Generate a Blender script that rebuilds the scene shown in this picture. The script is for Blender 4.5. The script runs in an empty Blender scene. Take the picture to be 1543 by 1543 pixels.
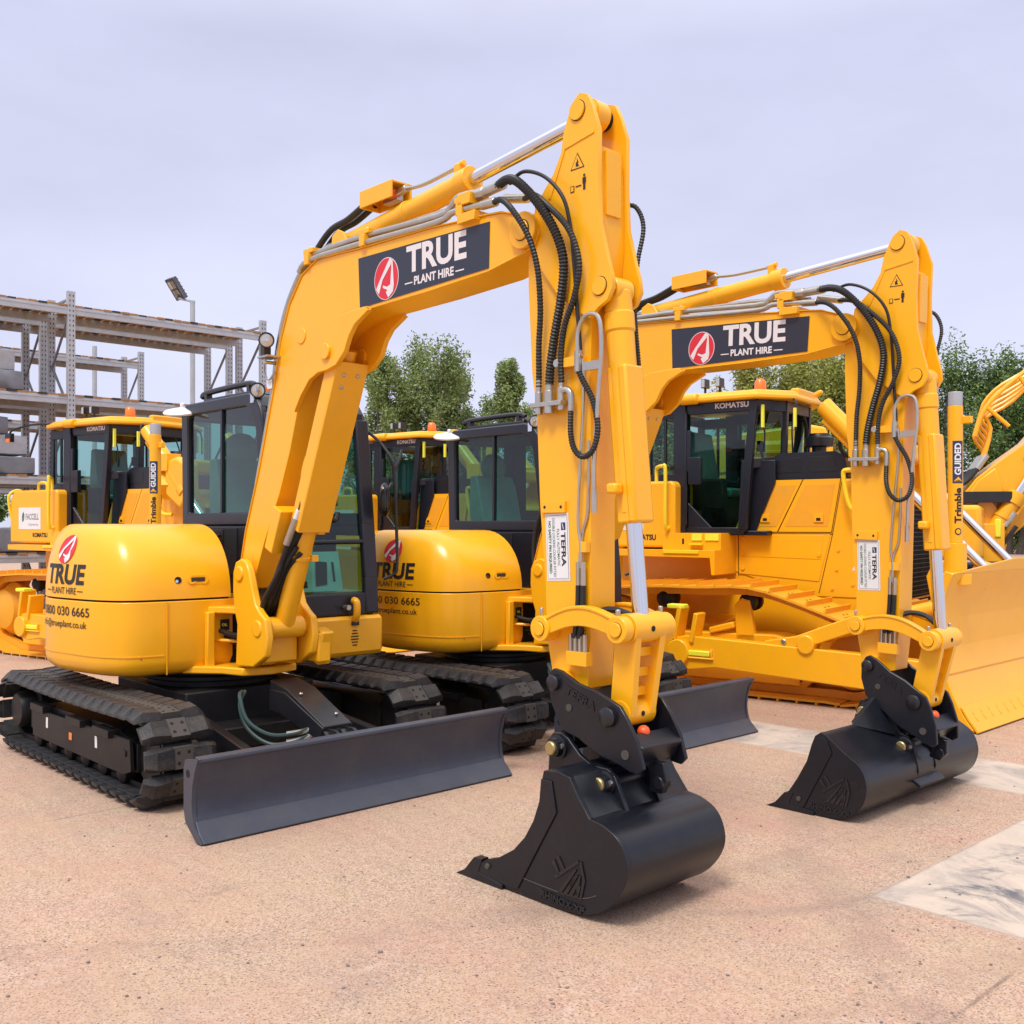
import bpy, bmesh, math, random
from mathutils import Vector, Matrix
from mathutils.bvhtree import BVHTree
random.seed(7)
PI = math.pi
SC = bpy.context.scene
COL = SC.collection
R_ = math.radians

# ------------------------------------------------------------------ materials
MATS = {}
def mat(name, col, rough=.5, metal=0., coat=0., var=.05, vscale=3., bump=0., bscale=200., spec=.5, dirt=None, dirt_amt=.25, dscale=2.):
    m = bpy.data.materials.new(name); m.use_nodes = True
    nt = m.node_tree; N = nt.nodes; L = nt.links
    b = N['Principled BSDF']
    b.inputs['Roughness'].default_value = rough
    b.inputs['Metallic'].default_value = metal
    b.inputs['Coat Weight'].default_value = coat
    b.inputs['Coat Roughness'].default_value = .22
    b.inputs['Specular IOR Level'].default_value = spec
    tc = N.new('ShaderNodeTexCoord')
    nz = N.new('ShaderNodeTexNoise'); nz.inputs['Scale'].default_value = vscale; nz.inputs['Detail'].default_value = 6
    L.new(tc.outputs['Object'], nz.inputs['Vector'])
    mx = N.new('ShaderNodeMix'); mx.data_type = 'RGBA'
    c = Vector(col)
    mx.inputs[6].default_value = (*[max(0, x*(1-var)) for x in c], 1)
    mx.inputs[7].default_value = (*[x*(1+var) for x in c], 1)
    L.new(nz.outputs['Fac'], mx.inputs[0])
    out = mx.outputs[2]
    if dirt:
        n2 = N.new('ShaderNodeTexNoise'); n2.inputs['Scale'].default_value = dscale; n2.inputs['Detail'].default_value = 10; n2.inputs['Roughness'].default_value = .7
        L.new(tc.outputs['Object'], n2.inputs['Vector'])
        rp = N.new('ShaderNodeMapRange'); rp.inputs[1].default_value = .45; rp.inputs[2].default_value = .75; rp.inputs[3].default_value = 0; rp.inputs[4].default_value = dirt_amt
        L.new(n2.outputs['Fac'], rp.inputs[0])
        m2 = N.new('ShaderNodeMix'); m2.data_type = 'RGBA'
        L.new(rp.outputs[0], m2.inputs[0]); L.new(out, m2.inputs[6]); m2.inputs[7].default_value = (*dirt, 1)
        out = m2.outputs[2]
    L.new(out, b.inputs['Base Color'])
    rr = N.new('ShaderNodeMapRange'); rr.inputs[3].default_value = max(.02, rough-.06); rr.inputs[4].default_value = min(1, rough+.06)
    L.new(nz.outputs['Fac'], rr.inputs[0]); L.new(rr.outputs[0], b.inputs['Roughness'])
    if bump:
        n3 = N.new('ShaderNodeTexNoise'); n3.inputs['Scale'].default_value = bscale; n3.inputs['Detail'].default_value = 4
        L.new(tc.outputs['Object'], n3.inputs['Vector'])
        bp = N.new('ShaderNodeBump'); bp.inputs['Strength'].default_value = bump; bp.inputs['Distance'].default_value = .01
        L.new(n3.outputs['Fac'], bp.inputs['Height']); L.new(bp.outputs[0], b.inputs['Normal'])
    MATS[name] = m
    return m

mat('yellow', (.90, .43, .007), .30, coat=.22, spec=.42, var=.03, vscale=2., bump=.035, bscale=45, dirt=(.70, .35, .035), dirt_amt=.35, dscale=3.5)
mat('yellow_rail', (.86, .62, .015), .4, coat=.2)
mat('yellow_worn', (.82, .365, .012), .48, coat=.1, var=.06, vscale=3., bump=.1, bscale=80, dirt=(.50, .27, .06), dirt_amt=.4)
mat('black', (.008, .0085, .012), .36, coat=.1, var=.15, bump=.06, bscale=90, dirt=(.03, .028, .026), dirt_amt=.35, dscale=5)
mat('bucket_black', (.0058, .0070, .0120), .33, var=.2, bump=.06, bscale=70, spec=.42, dirt=(.022, .022, .025), dirt_amt=.35, dscale=7)
mat('blade_grey', (.038, .046, .070), .40, var=.1, bump=.06, bscale=60, dirt=(.085, .082, .088), dirt_amt=.45, dscale=4)
mat('chassis', (.005, .005, .006), .5, spec=.35, var=.2, bump=.1, dirt=(.03, .025, .022), dirt_amt=.4, dscale=5)
mat('rubber', (.011, .0115, .014), .55, spec=.5, var=.3, bump=.35, bscale=110, dirt=(.095, .078, .066), dirt_amt=.6, dscale=9)
mat('pad_face', (.060, .052, .045), .75, var=.2, bump=.2, bscale=100)
mat('hole', (.004, .004, .004), .8)
mat('cab_grey', (.009, .0105, .019), .36, coat=.05, var=.1, bump=.06, bscale=150)
mat('interior', (.006, .006, .007), .7)
mat('chrome', (.72, .72, .74), .10, metal=1., var=.03)
mat('steel', (.50, .48, .43), .32, metal=.9, var=.15, vscale=20)
mat('hose', (.011, .012, .013), .48, var=.2)
mat('hose_green', (.018, .045, .042), .45, var=.2)
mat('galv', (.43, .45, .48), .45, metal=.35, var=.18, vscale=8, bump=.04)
mat('galv_dark', (.22, .23, .26), .55, metal=.3, var=.2, vscale=8)  # darker galvanised grey for braces, foot plates and the lamp head
mat('wood', (.36, .19, .085), .8, var=.35, vscale=5, bump=.2, bscale=40)
mat('wood_dark', (.055, .04, .035), .85, var=.3, vscale=5)
mat('white', (.72, .73, .75), .4, var=.03)
mat('offwhite', (.60, .60, .61), .5, var=.03)
mat('sign_black', (.022, .026, .045), .35, var=.05)
mat('sign_white', (.70, .66, .67), .5, var=.03)
mat('red', (.62, .018, .035), .45, var=.05)
mat('print_black', (.012, .012, .012), .5)
mat('print_green', (.012, .11, .05), .5)
mat('print_grey', (.25, .26, .28), .5)
mat('teal_plastic', (.10, .27, .24), .35, coat=.2, var=.3, vscale=9, bump=.25, bscale=14)
mat('paper', (.62, .90, .83), .6, var=.05)
mat('amber', (.80, .17, .006), .3, coat=.3)
mat('hivis', (.80, .80, .045), .5)
mat('lens', (.55, .55, .52), .12, metal=.6, var=.15, vscale=60)
mat('brass', (.42, .32, .14), .4, metal=.7, var=.15, vscale=20)
mat('navy', (.02, .035, .10), .5)
mat('wrap', (.17, .18, .21), .5, coat=.1, var=.3, vscale=6, bump=.5, bscale=9)
mat('wrap_light', (.33, .34, .37), .5, coat=.1, var=.3, vscale=6, bump=.5, bscale=9)
mat('orange_plastic', (.75, .10, .02), .4)
mat('mesh_black', (.006, .006, .006), .6)
mat('bark', (.075, .06, .048), .9, var=.3, vscale=6, bump=.4, bscale=20)

def leaf_mat(name, c1, c2):
    m = bpy.data.materials.new(name); m.use_nodes = True
    N = m.node_tree.nodes; L = m.node_tree.links
    b = N['Principled BSDF']; b.inputs['Roughness'].default_value = .55
    at = N.new('ShaderNodeAttribute'); at.attribute_name = 'tint'
    mx = N.new('ShaderNodeMix'); mx.data_type = 'RGBA'
    mx.inputs[6].default_value = (*c1, 1); mx.inputs[7].default_value = (*c2, 1)
    L.new(at.outputs['Fac'], mx.inputs[0]); L.new(mx.outputs[2], b.inputs['Base Color'])
    tr = N.new('ShaderNodeBsdfTranslucent'); L.new(mx.outputs[2], tr.inputs['Color'])
    ms = N.new('ShaderNodeMixShader'); ms.inputs[0].default_value = .25
    L.new(b.outputs[0], ms.inputs[1]); L.new(tr.outputs[0], ms.inputs[2])
    L.new(ms.outputs[0], N['Material Output'].inputs['Surface'])
    MATS[name] = m
leaf_mat('leaf_poplar', (.10, .155, .042), (.30, .38, .13))
leaf_mat('leaf_yellow', (.16, .19, .035), (.42, .43, .09))
leaf_mat('leaf_dark', (.060, .125, .030), (.18, .28, .07))

def glass_mat(name, tint, gloss=.9):
    m = bpy.data.materials.new(name); m.use_nodes = True
    N = m.node_tree.nodes; L = m.node_tree.links
    N.remove(N['Principled BSDF'])
    t = N.new('ShaderNodeBsdfTransparent'); t.inputs['Color'].default_value = (*tint, 1)
    g = N.new('ShaderNodeBsdfGlossy'); g.inputs['Roughness'].default_value = .03; g.inputs['Color'].default_value = (gloss, gloss, gloss, 1)
    lw = N.new('ShaderNodeLayerWeight'); lw.inputs['Blend'].default_value = .5
    pw = N.new('ShaderNodeMath'); pw.operation = 'POWER'; pw.inputs[1].default_value = 4; L.new(lw.outputs['Facing'], pw.inputs[0])
    fr = N.new('ShaderNodeMapRange'); fr.inputs[3].default_value = .05; fr.inputs[4].default_value = 1; L.new(pw.outputs[0], fr.inputs[0])
    ms = N.new('ShaderNodeMixShader')
    L.new(fr.outputs[0], ms.inputs[0]); L.new(t.outputs[0], ms.inputs[1]); L.new(g.outputs[0], ms.inputs[2])
    L.new(ms.outputs[0], N['Material Output'].inputs['Surface'])
    MATS[name] = m
glass_mat('glass', (.32, .58, .52))
glass_mat('mirror_glass', (.10, .25, .22))

# ------------------------------------------------------------------ geometry builder
_txt = {}
def text_data(body, bold=True):
    key = (body, bold)
    if key in _txt: return _txt[key]
    def mk(s):
        cu = bpy.data.curves.new('lettering', 'FONT'); cu.body = s; cu.size = 1.0; cu.resolution_u = 4
        cu.offset = .034 if bold else .006
        o = bpy.data.objects.new('lettering', cu); COL.objects.link(o)
        bpy.context.view_layer.update()
        me = bpy.data.meshes.new_from_object(o.evaluated_get(bpy.context.evaluated_depsgraph_get()))
        v = [(p.co.x, p.co.y) for p in me.vertices]; f = [tuple(p.vertices) for p in me.polygons]
        bpy.data.objects.remove(o); bpy.data.curves.remove(cu); bpy.data.meshes.remove(me)
        return v, f
    hv, _ = mk('H'); y0 = min(p[1] for p in hv); y1 = max(p[1] for p in hv)
    v, f = mk(body); x0 = min(p[0] for p in v); s = 1/(y1-y0)
    v = [((x-x0)*s, (y-y0)*s) for x, y in v]
    w = max(p[0] for p in v)
    _txt[key] = (v, f, w)
    return _txt[key]

def smooth_path(pts, n=6):
    pts = [Vector(p) for p in pts]
    if len(pts) < 3: return pts
    out = []
    for i in range(len(pts)-1):
        p0 = pts[max(i-1, 0)]; p1 = pts[i]; p2 = pts[i+1]; p3 = pts[min(i+2, len(pts)-1)]
        for k in range(n):
            t = k/n
            out.append(.5*((2*p1)+(-p0+p2)*t+(2*p0-5*p1+4*p2-p3)*t*t+(-p0+3*p1-3*p2+p3)*t*t*t))
    out.append(pts[-1])
    return out

class MB:
    """collects shapes; machine frame: x forward, s = metres to the RIGHT (stored as -y), z up"""
    def __init__(self, m='yellow', flip=True):
        self.v = []; self.f = []; self.mi = []; self.mats = [m]; self.cur = 0; self.flip = flip
    def m(self, name):
        if name not in self.mats: self.mats.append(name)
        self.cur = self.mats.index(name); return self
    def _p(self, p):
        p = Vector(p); return Vector((p.x, -p.y, p.z)) if self.flip else p
    def add(self, vs, fs):
        b = len(self.v); self.v += [self._p(p) for p in vs]
        self.f += [tuple(b+i for i in f) for f in fs]; self.mi += [self.cur]*len(fs); return self
    def box(self, c, size, rot=None, taper=None):
        c = Vector(c); h = Vector(size)/2
        vs = []
        for x in (-1, 1):
            for y in (-1, 1):
                for z in (-1, 1):
                    q = Vector((x*h.x, y*h.y, z*h.z))
                    if taper and z > 0: q.x *= taper[0]; q.y *= taper[1]
                    if rot is not None: q = rot @ q
                    vs.append(c+q)
        return self.add(vs, [(0, 1, 3, 2), (4, 6, 7, 5), (0, 4, 5, 1), (2, 3, 7, 6), (0, 2, 6, 4), (1, 5, 7, 3)])
    def prism(self, pts, s0, s1):      # outline in (x,z), extruded across
        n = len(pts)
        vs = [(x, s0, z) for x, z in pts]+[(x, s1, z) for x, z in pts]
        return self.add(vs, [tuple(range(n)), tuple(range(2*n-1, n-1, -1))]+[(i, (i+1) % n, n+(i+1) % n, n+i) for i in range(n)])
    def prismz(self, pts, z0, z1, inset=0):    # outline in (x,s)
        n = len(pts)
        vs = [(x, s, z0) for x, s in pts]+[(x*(1-inset), s*(1-inset), z1) for x, s in pts]
        return self.add(vs, [tuple(range(n)), tuple(range(2*n-1, n-1, -1))]+[(i, (i+1) % n, n+(i+1) % n, n+i) for i in range(n)])
    def prismx(self, pts, x0, x1):    # outline in (s,z)
        n = len(pts)
        vs = [(x0, s, z) for s, z in pts]+[(x1, s, z) for s, z in pts]
        return self.add(vs, [tuple(range(n)), tuple(range(2*n-1, n-1, -1))]+[(i, (i+1) % n, n+(i+1) % n, n+i) for i in range(n)])
    def ring(self, outer, inner, s0, s1):
        n = len(outer); vs = []
        for s in (s0, s1):
            vs += [(x, s, z) for x, z in outer]+[(x, s, z) for x, z in inner]
        fs = []
        for i in range(n):
            j = (i+1) % n
            fs += [(i, j, n+j, n+i), (2*n+i, 3*n+i, 3*n+j, 2*n+j), (i, 2*n+i, 2*n+j, j), (n+i, n+j, 3*n+j, 3*n+i)]
        return self.add(vs, fs)
    def strip(self, pts, th, s0, s1):     # a bent plate: open polyline in (x,z) given a thickness
        P = [Vector((x, z)) for x, z in pts]; n = len(P); out = []
        for i in range(n):
            a = P[max(i-1, 0)]; b = P[min(i+1, n-1)]; d = (b-a).normalized(); nn = Vector((-d.y, d.x))
            out.append(P[i]+nn*th)
        vs = [(p.x, s0, p.y) for p in P]+[(p.x, s0, p.y) for p in out]+[(p.x, s1, p.y) for p in P]+[(p.x, s1, p.y) for p in out]
        fs = []
        for i in range(n-1):
            fs += [(i, i+1, n+i+1, n+i), (2*n+i, 3*n+i, 3*n+i+1, 2*n+i+1), (i, 2*n+i, 2*n+i+1, i+1), (n+i, n+i+1, 3*n+i+1, 3*n+i)]
        fs += [(0, n, 3*n, 2*n), (n-1, 3*n-1, 4*n-1, 2*n-1)]
        return self.add(vs, fs)
    def cyl(self, p0, p1, r0, r1=None, n=18):
        p0 = Vector(p0); p1 = Vector(p1); r1 = r0 if r1 is None else r1
        d = (p1-p0).normalized(); a = d.orthogonal().normalized(); b = d.cross(a)
        vs = []
        for p, r in ((p0, r0), (p1, r1)):
            vs += [p+(a*math.cos(2*PI*i/n)+b*math.sin(2*PI*i/n))*r for i in range(n)]
        return self.add(vs, [tuple(range(n)), tuple(range(2*n-1, n-1, -1))]+[(i, (i+1) % n, n+(i+1) % n, n+i) for i in range(n)])
    def lathe(self, p0, d, prof, n=24):      # prof: (distance along d, radius)
        p0 = Vector(p0); d = Vector(d).normalized(); a = d.orthogonal().normalized(); b = d.cross(a)
        vs = []; k = len(prof)
        for h, r in prof:
            vs += [p0+d*h+(a*math.cos(2*PI*i/n)+b*math.sin(2*PI*i/n))*max(r, 1e-4) for i in range(n)]
        fs = [tuple(range(n)), tuple(range(k*n-1, (k-1)*n-1, -1))]
        for j in range(k-1):
            fs += [(j*n+i, j*n+(i+1) % n, (j+1)*n+(i+1) % n, (j+1)*n+i) for i in range(n)]
        return self.add(vs, fs)
    def tube(self, pts, r, n=8, smooth=6, ridge=0., pitch=.012):
        P = smooth_path(pts, smooth) if smooth else [Vector(p) for p in pts]
        if ridge:
            Q = [P[0]]; acc = 0; step = pitch/2
            L = [0]
            for i in range(1, len(P)): L.append(L[-1]+(P[i]-P[i-1]).length)
            tot = L[-1]; cnt = int(tot/step); Q = []; j = 0
            for k in range(cnt+1):
                t = k*tot/cnt
                while j < len(P)-2 and L[j+1] < t: j += 1
                u = (t-L[j])/max(1e-9, L[j+1]-L[j]); Q.append(P[j].lerp(P[j+1], min(1, u)))
            P = Q
        vs = []; a = None
        for i, p in enumerate(P):
            d = (P[min(i+1, len(P)-1)]-P[max(i-1, 0)]).normalized()
            if a is None: a = d.orthogonal().normalized()
            a = (a-d*a.dot(d)).normalized(); b = d.cross(a)
            rr = r+(ridge if i % 2 else -ridge)
            vs += [p+(a*math.cos(2*PI*k/n)+b*math.sin(2*PI*k/n))*rr for k in range(n)]
        K = len(P)
        fs = [tuple(range(n)), tuple(range(K*n-1, (K-1)*n-1, -1))]
        for j in range(K-1):
            fs += [(j*n+i, j*n+(i+1) % n, (j+1)*n+(i+1) % n, (j+1)*n+i) for i in range(n)]
        return self.add(vs, fs)
    def bar(self, p0, p1, w, h, up=(0, 0, 1)):
        p0 = Vector(p0); p1 = Vector(p1); d = (p1-p0).normalized(); up = Vector(up)
        a = d.cross(up)
        if a.length < 1e-4: a = d.orthogonal()
        a.normalize(); b = a.cross(d).normalized()
        vs = []
        for p in (p0, p1):
            for i, j in ((-1, -1), (1, -1), (1, 1), (-1, 1)): vs.append(p+a*(i*w/2)+b*(j*h/2))
        return self.add(vs, [(0, 1, 2, 3), (7, 6, 5, 4), (0, 4, 5, 1), (1, 5, 6, 2), (2, 6, 7, 3), (3, 7, 4, 0)])
    def sphere(self, c, r, n=14, sc=(1, 1, 1)):
        c = Vector(c); vs = []; K = n//2
        for j in range(1, K):
            th = PI*j/K
            for i in range(n): vs.append(c+Vector((math.sin(th)*math.cos(2*PI*i/n)*r*sc[0], math.sin(th)*math.sin(2*PI*i/n)*r*sc[1], math.cos(th)*r*sc[2])))
        vs += [c+Vector((0, 0, r*sc[2])), c-Vector((0, 0, r*sc[2]))]
        fs = []
        for j in range(K-2): fs += [(j*n+i, j*n+(i+1) % n, (j+1)*n+(i+1) % n, (j+1)*n+i) for i in range(n)]
        t = len(vs)-2
        fs += [(t, i, (i+1) % n) for i in range(n)]+[(t+1, (K-2)*n+(i+1) % n, (K-2)*n+i) for i in range(n)]
        return self.add(vs, fs)
    def text(self, body, o, ux, uy, h, bold=True, width=None, depth=0.):
        v, f, w = text_data(body, bold); o = Vector(o); ux = Vector(ux).normalized(); uy = Vector(uy).normalized()
        sx = h if width is None else width/w
        vs = [o+ux*(x*sx)+uy*(y*h) for x, y in v]
        if depth:
            nn = ux.cross(uy).normalized()*(-depth if self.flip else depth)
            n = len(vs); vs2 = vs+[p+nn for p in vs]; edges = {}
            for q in f:
                for i in range(len(q)):
                    e = (q[i], q[(i+1) % len(q)])
                    edges[e] = 1
            side = [(a, b, n+b, n+a) for a, b in edges if (b, a) not in edges]
            return self.add(vs2, [tuple(n+i for i in q) for q in f]+side)
        return self.add(vs, f)
    def refine(self, f0, maxlen):
        out = []; om = []
        def rec(a, b, c, mi):
            e = [((self.v[a]-self.v[b]).length, a, b, c), ((self.v[b]-self.v[c]).length, b, c, a), ((self.v[c]-self.v[a]).length, c, a, b)]
            l, p, q, r = max(e)
            if l <= maxlen: out.append((a, b, c)); om.append(mi); return
            self.v.append((self.v[p]+self.v[q])/2); k = len(self.v)-1
            rec(p, k, r, mi); rec(k, q, r, mi)
        for f, mi in list(zip(self.f, self.mi))[f0:]:
            for i in range(1, len(f)-1): rec(f[0], f[i], f[i+1], mi)
        self.f = self.f[:f0]+out; self.mi = self.mi[:f0]+om
        return self
    def poly2(self, pts, o, ux, uy):
        o = Vector(o); ux = Vector(ux); uy = Vector(uy)
        return self.add([o+ux*x+uy*y for x, y in pts], [tuple(range(len(pts)))])
    def emblem(self, o, ux, uy, w, h, nn, border=True):
        """red oval with a white bent digging arm"""
        ux = Vector(ux).normalized()*(w/2); uy = Vector(uy).normalized()*(h/2); o = Vector(o); nn = Vector(nn)
        ov = [(math.cos(2*PI*i/32), math.sin(2*PI*i/32)) for i in range(32)]
        if border:
            self.m('sign_white').poly2([(x*1.05, y*1.04) for x, y in ov], o, ux, uy)
        self.m('red').poly2(ov, o+nn, ux, uy)
        self.m('sign_white')
        self.poly2([(-.86, -.42), (-.62, -.70), (-.30, -.02), (.40, .62), (.46, .95), (.28, .92), (-.45, .10)], o+nn*2, ux, uy)
        self.poly2([(.40, .95), (.56, .80), (.66, -.40), (.58, -.72), (.18, -.96), (-.02, -.66), (.12, -.58), (-.28, -.42), (-.26, -.30), (.08, -.42), (.36, -.34), (.46, .55)], o+nn*2, ux, uy)
        return self
    def build(self, name, parent=None, bevel=0., seg=2, angle=38, delta=None, recalc=True, smooth=True):
        me = bpy.data.meshes.new(name)
        me.from_pydata([tuple(p) for p in self.v], [], self.f)
        for k in self.mats: me.materials.append(MATS[k])
        me.polygons.foreach_set('material_index', self.mi)
        if recalc:
            bm = bmesh.new(); bm.from_mesh(me); bmesh.ops.recalc_face_normals(bm, faces=bm.faces); bm.to_mesh(me); bm.free()
        if smooth:
            me.polygons.foreach_set('use_smooth', [True]*len(me.polygons))
            me.set_sharp_from_angle(angle=R_(angle))
        me.update()
        o = bpy.data.objects.new(name, me); COL.objects.link(o)
        if parent is not None: o.parent = parent
        if delta is not None: o.matrix_local = delta
        if bevel:
            md = o.modifiers.new('edges', 'BEVEL'); md.width = bevel; md.segments = seg; md.limit_method = 'ANGLE'; md.angle_limit = R_(42)
            md.use_clamp_overlap = True
        return o

def thing(name, label, cat, loc=(0, 0, 0), rz=0., group=None, scale=1.):
    o = bpy.data.objects.new(name, None); COL.objects.link(o)
    o.location = loc; o.rotation_euler = (0, 0, rz); o.scale = (scale,)*3; o.empty_display_size = .2
    o['label'] = label; o['category'] = cat
    if group: o['group'] = group
    return o
def tag(o, label, cat, group=None):
    o['label'] = label; o['category'] = cat
    if group: o['group'] = group
    return o
def kids(o): return [c for c in bpy.data.objects if c.parent == o]
def copy_tree(o, parent=None):
    cm = {}
    for c in bpy.data.objects:
        if c.parent: cm.setdefault(c.parent.name, []).append(c)
    def rec(o, parent):
        c = o.copy(); COL.objects.link(c)
        if parent is not None: c.parent = parent; c.matrix_parent_inverse = o.matrix_parent_inverse.copy()
        for ch in cm.get(o.name, []): rec(ch, c)
        return c
    return rec(o, parent)
def roty(a):        # positive a turns forward towards up, in the machine frame
    return Matrix.Rotation(-a, 4, 'Y')
def pose(p_from, p_to, a):
    return Matrix.Translation((p_to[0], 0, p_to[1])) @ roty(a) @ Matrix.Translation((-p_from[0], 0, -p_from[1]))
def app(M, p):      # (x,s,z) -> (x,s,z)
    q = M @ Vector((p[0], -p[1], p[2])); return (q.x, -q.y, q.z)
def app2(M, p):
    q = M @ Vector((p[0], 0, p[1])); return (q.x, q.z)
# ------------------------------------------------------------------ excavators
FOOT = (.74, 1.34); TIP = (3.503, 3.156); BPIN = (3.742, .955)
BOOM_OUT = [(.62, 1.385), (.702, 1.659), (.895, 2.101), (1.075, 2.593), (1.173, 2.934), (1.282, 3.145), (1.433, 3.305), (1.609, 3.372), (1.85, 3.362), (2.047, 3.350), (2.721, 3.330), (3.228, 3.296), (3.33, 3.285), (3.44, 3.250)]
BOOM_NOSE = [(3.53, 3.226), (3.58, 3.180), (3.592, 3.13), (3.565, 3.085), (3.513, 3.06)]
BOOM_IN = [(3.228, 3.012), (2.717, 2.992), (2.075, 2.982), (1.891, 2.962), (1.723, 2.909), (1.609, 2.833), (1.523, 2.751), (1.46, 2.665), (1.344, 2.357), (1.282, 2.184), (1.157, 1.924), (.957, 1.593), (.84, 1.369), (.80, 1.28), (.72, 1.27), (.65, 1.31)]
GUSSET = [(2.15, 2.99), (1.891, 2.975), (1.72, 2.92), (1.60, 2.83), (1.50, 2.72), (1.42, 2.56), (1.38, 2.43), (1.46, 2.53), (1.56, 2.62), (1.66, 2.655), (1.76, 2.66), (1.86, 2.68), (1.95, 2.75), (2.0, 2.84), (2.06, 2.90), (2.20, 2.965)]
DIP_BOX = [(3.53, 3.2), (3.486, 3.063), (3.486, 2.888), (3.512, 2.451), (3.545, 2.273), (3.568, 1.798), (3.606, 1.425), (3.618, 1.154), (3.655, .98), (3.68, .91), (3.73, .895), (3.80, .91), (3.885, .935), (3.905, 1.168), (3.905, 1.688), (3.905, 1.985), (3.902, 2.42), (3.911, 2.667), (3.94, 2.76), (3.965, 3.0), (3.961, 3.3), (3.955, 3.47), (3.70, 3.40), (3.60, 3.32)]
DIP_EAR = [(3.858, 3.735), (3.815, 3.705), (3.785, 3.65), (3.752, 3.57), (3.734, 3.479), (3.685, 3.396), (3.626, 3.335), (3.56, 3.27), (3.53, 3.1), (3.60, 2.95), (3.72, 2.80), (3.86, 2.70), (3.92, 2.665), (3.975, 2.71), (4.03, 2.735), (4.062, 2.79), (4.055, 2.85), (4.03, 2.93), (3.985, 3.10), (3.975, 3.305), (3.978, 3.534), (3.935, 3.66), (3.905, 3.715)]
COUPLER = [(3.712, 1.005), (3.735, 1.022), (3.785, 1.015), (3.895, .966), (3.994, .947), (4.09, .914), (4.149, .892), (4.195, .835), (4.251, .744), (4.285, .635), (4.255, .605), (4.206, .610), (4.137, .633), (4.018, .655), (3.895, .712), (3.818, .728), (3.770, .765), (3.715, .86), (3.695, .951)]
EARS = [(3.727, .697), (3.745, .720), (3.80, .725), (3.841, .708), (3.917, .641), (3.991, .608), (4.087, .606), (4.134, .575), (4.209, .42), (4.20, .36), (4.10, .36), (3.98, .42), (3.86, .49), (3.74, .50), (3.711, .52)]
BK1_BACK = [(3.335, .012), (3.541, .012), (3.732, .010), (3.962, .008), (4.10, .016), (4.20, .040), (4.29, .095), (4.36, .175), (4.39, .255), (4.375, .335), (4.33, .395), (4.25, .432), (4.177, .442), (4.107, .527), (4.059, .600), (3.985, .612), (3.900, .602)]
BK1_FRONT = [(3.884, .546), (3.875, .464), (3.849, .379), (3.798, .289), (3.719, .205), (3.611, .142), (3.541, .122), (3.46, .06)]
_q = smooth_path([(x, z, 0) for x, z in BK1_BACK[:12]], 4); BK1_BACK = [(p.x, p.y) for p in _q]+BK1_BACK[12:]
def bk2(p): return ((p[0]-.12)/.97, (p[1]+.053)/.97)
BK2_BACK = [bk2(p) for p in [(3.44, -.043), (3.55, -.045), (3.70, -.048), (3.84, -.048), (3.92, -.034), (3.985, .006), (4.035, .066), (4.058, .15), (4.045, .225), (4.005, .288), (3.92, .342), (3.85, .394), (3.806, .427), (3.772, .440)]]
_q = smooth_path([(x, z, 0) for x, z in BK2_BACK[:11]], 4); BK2_BACK = [(p.x, p.y) for p in _q]+BK2_BACK[11:]
BK2_FRONT = [bk2(p) for p in [(3.735, .415), (3.712, .36), (3.681, .26), (3.62, .15), (3.56, .06), (3.50, .0)]]

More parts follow.
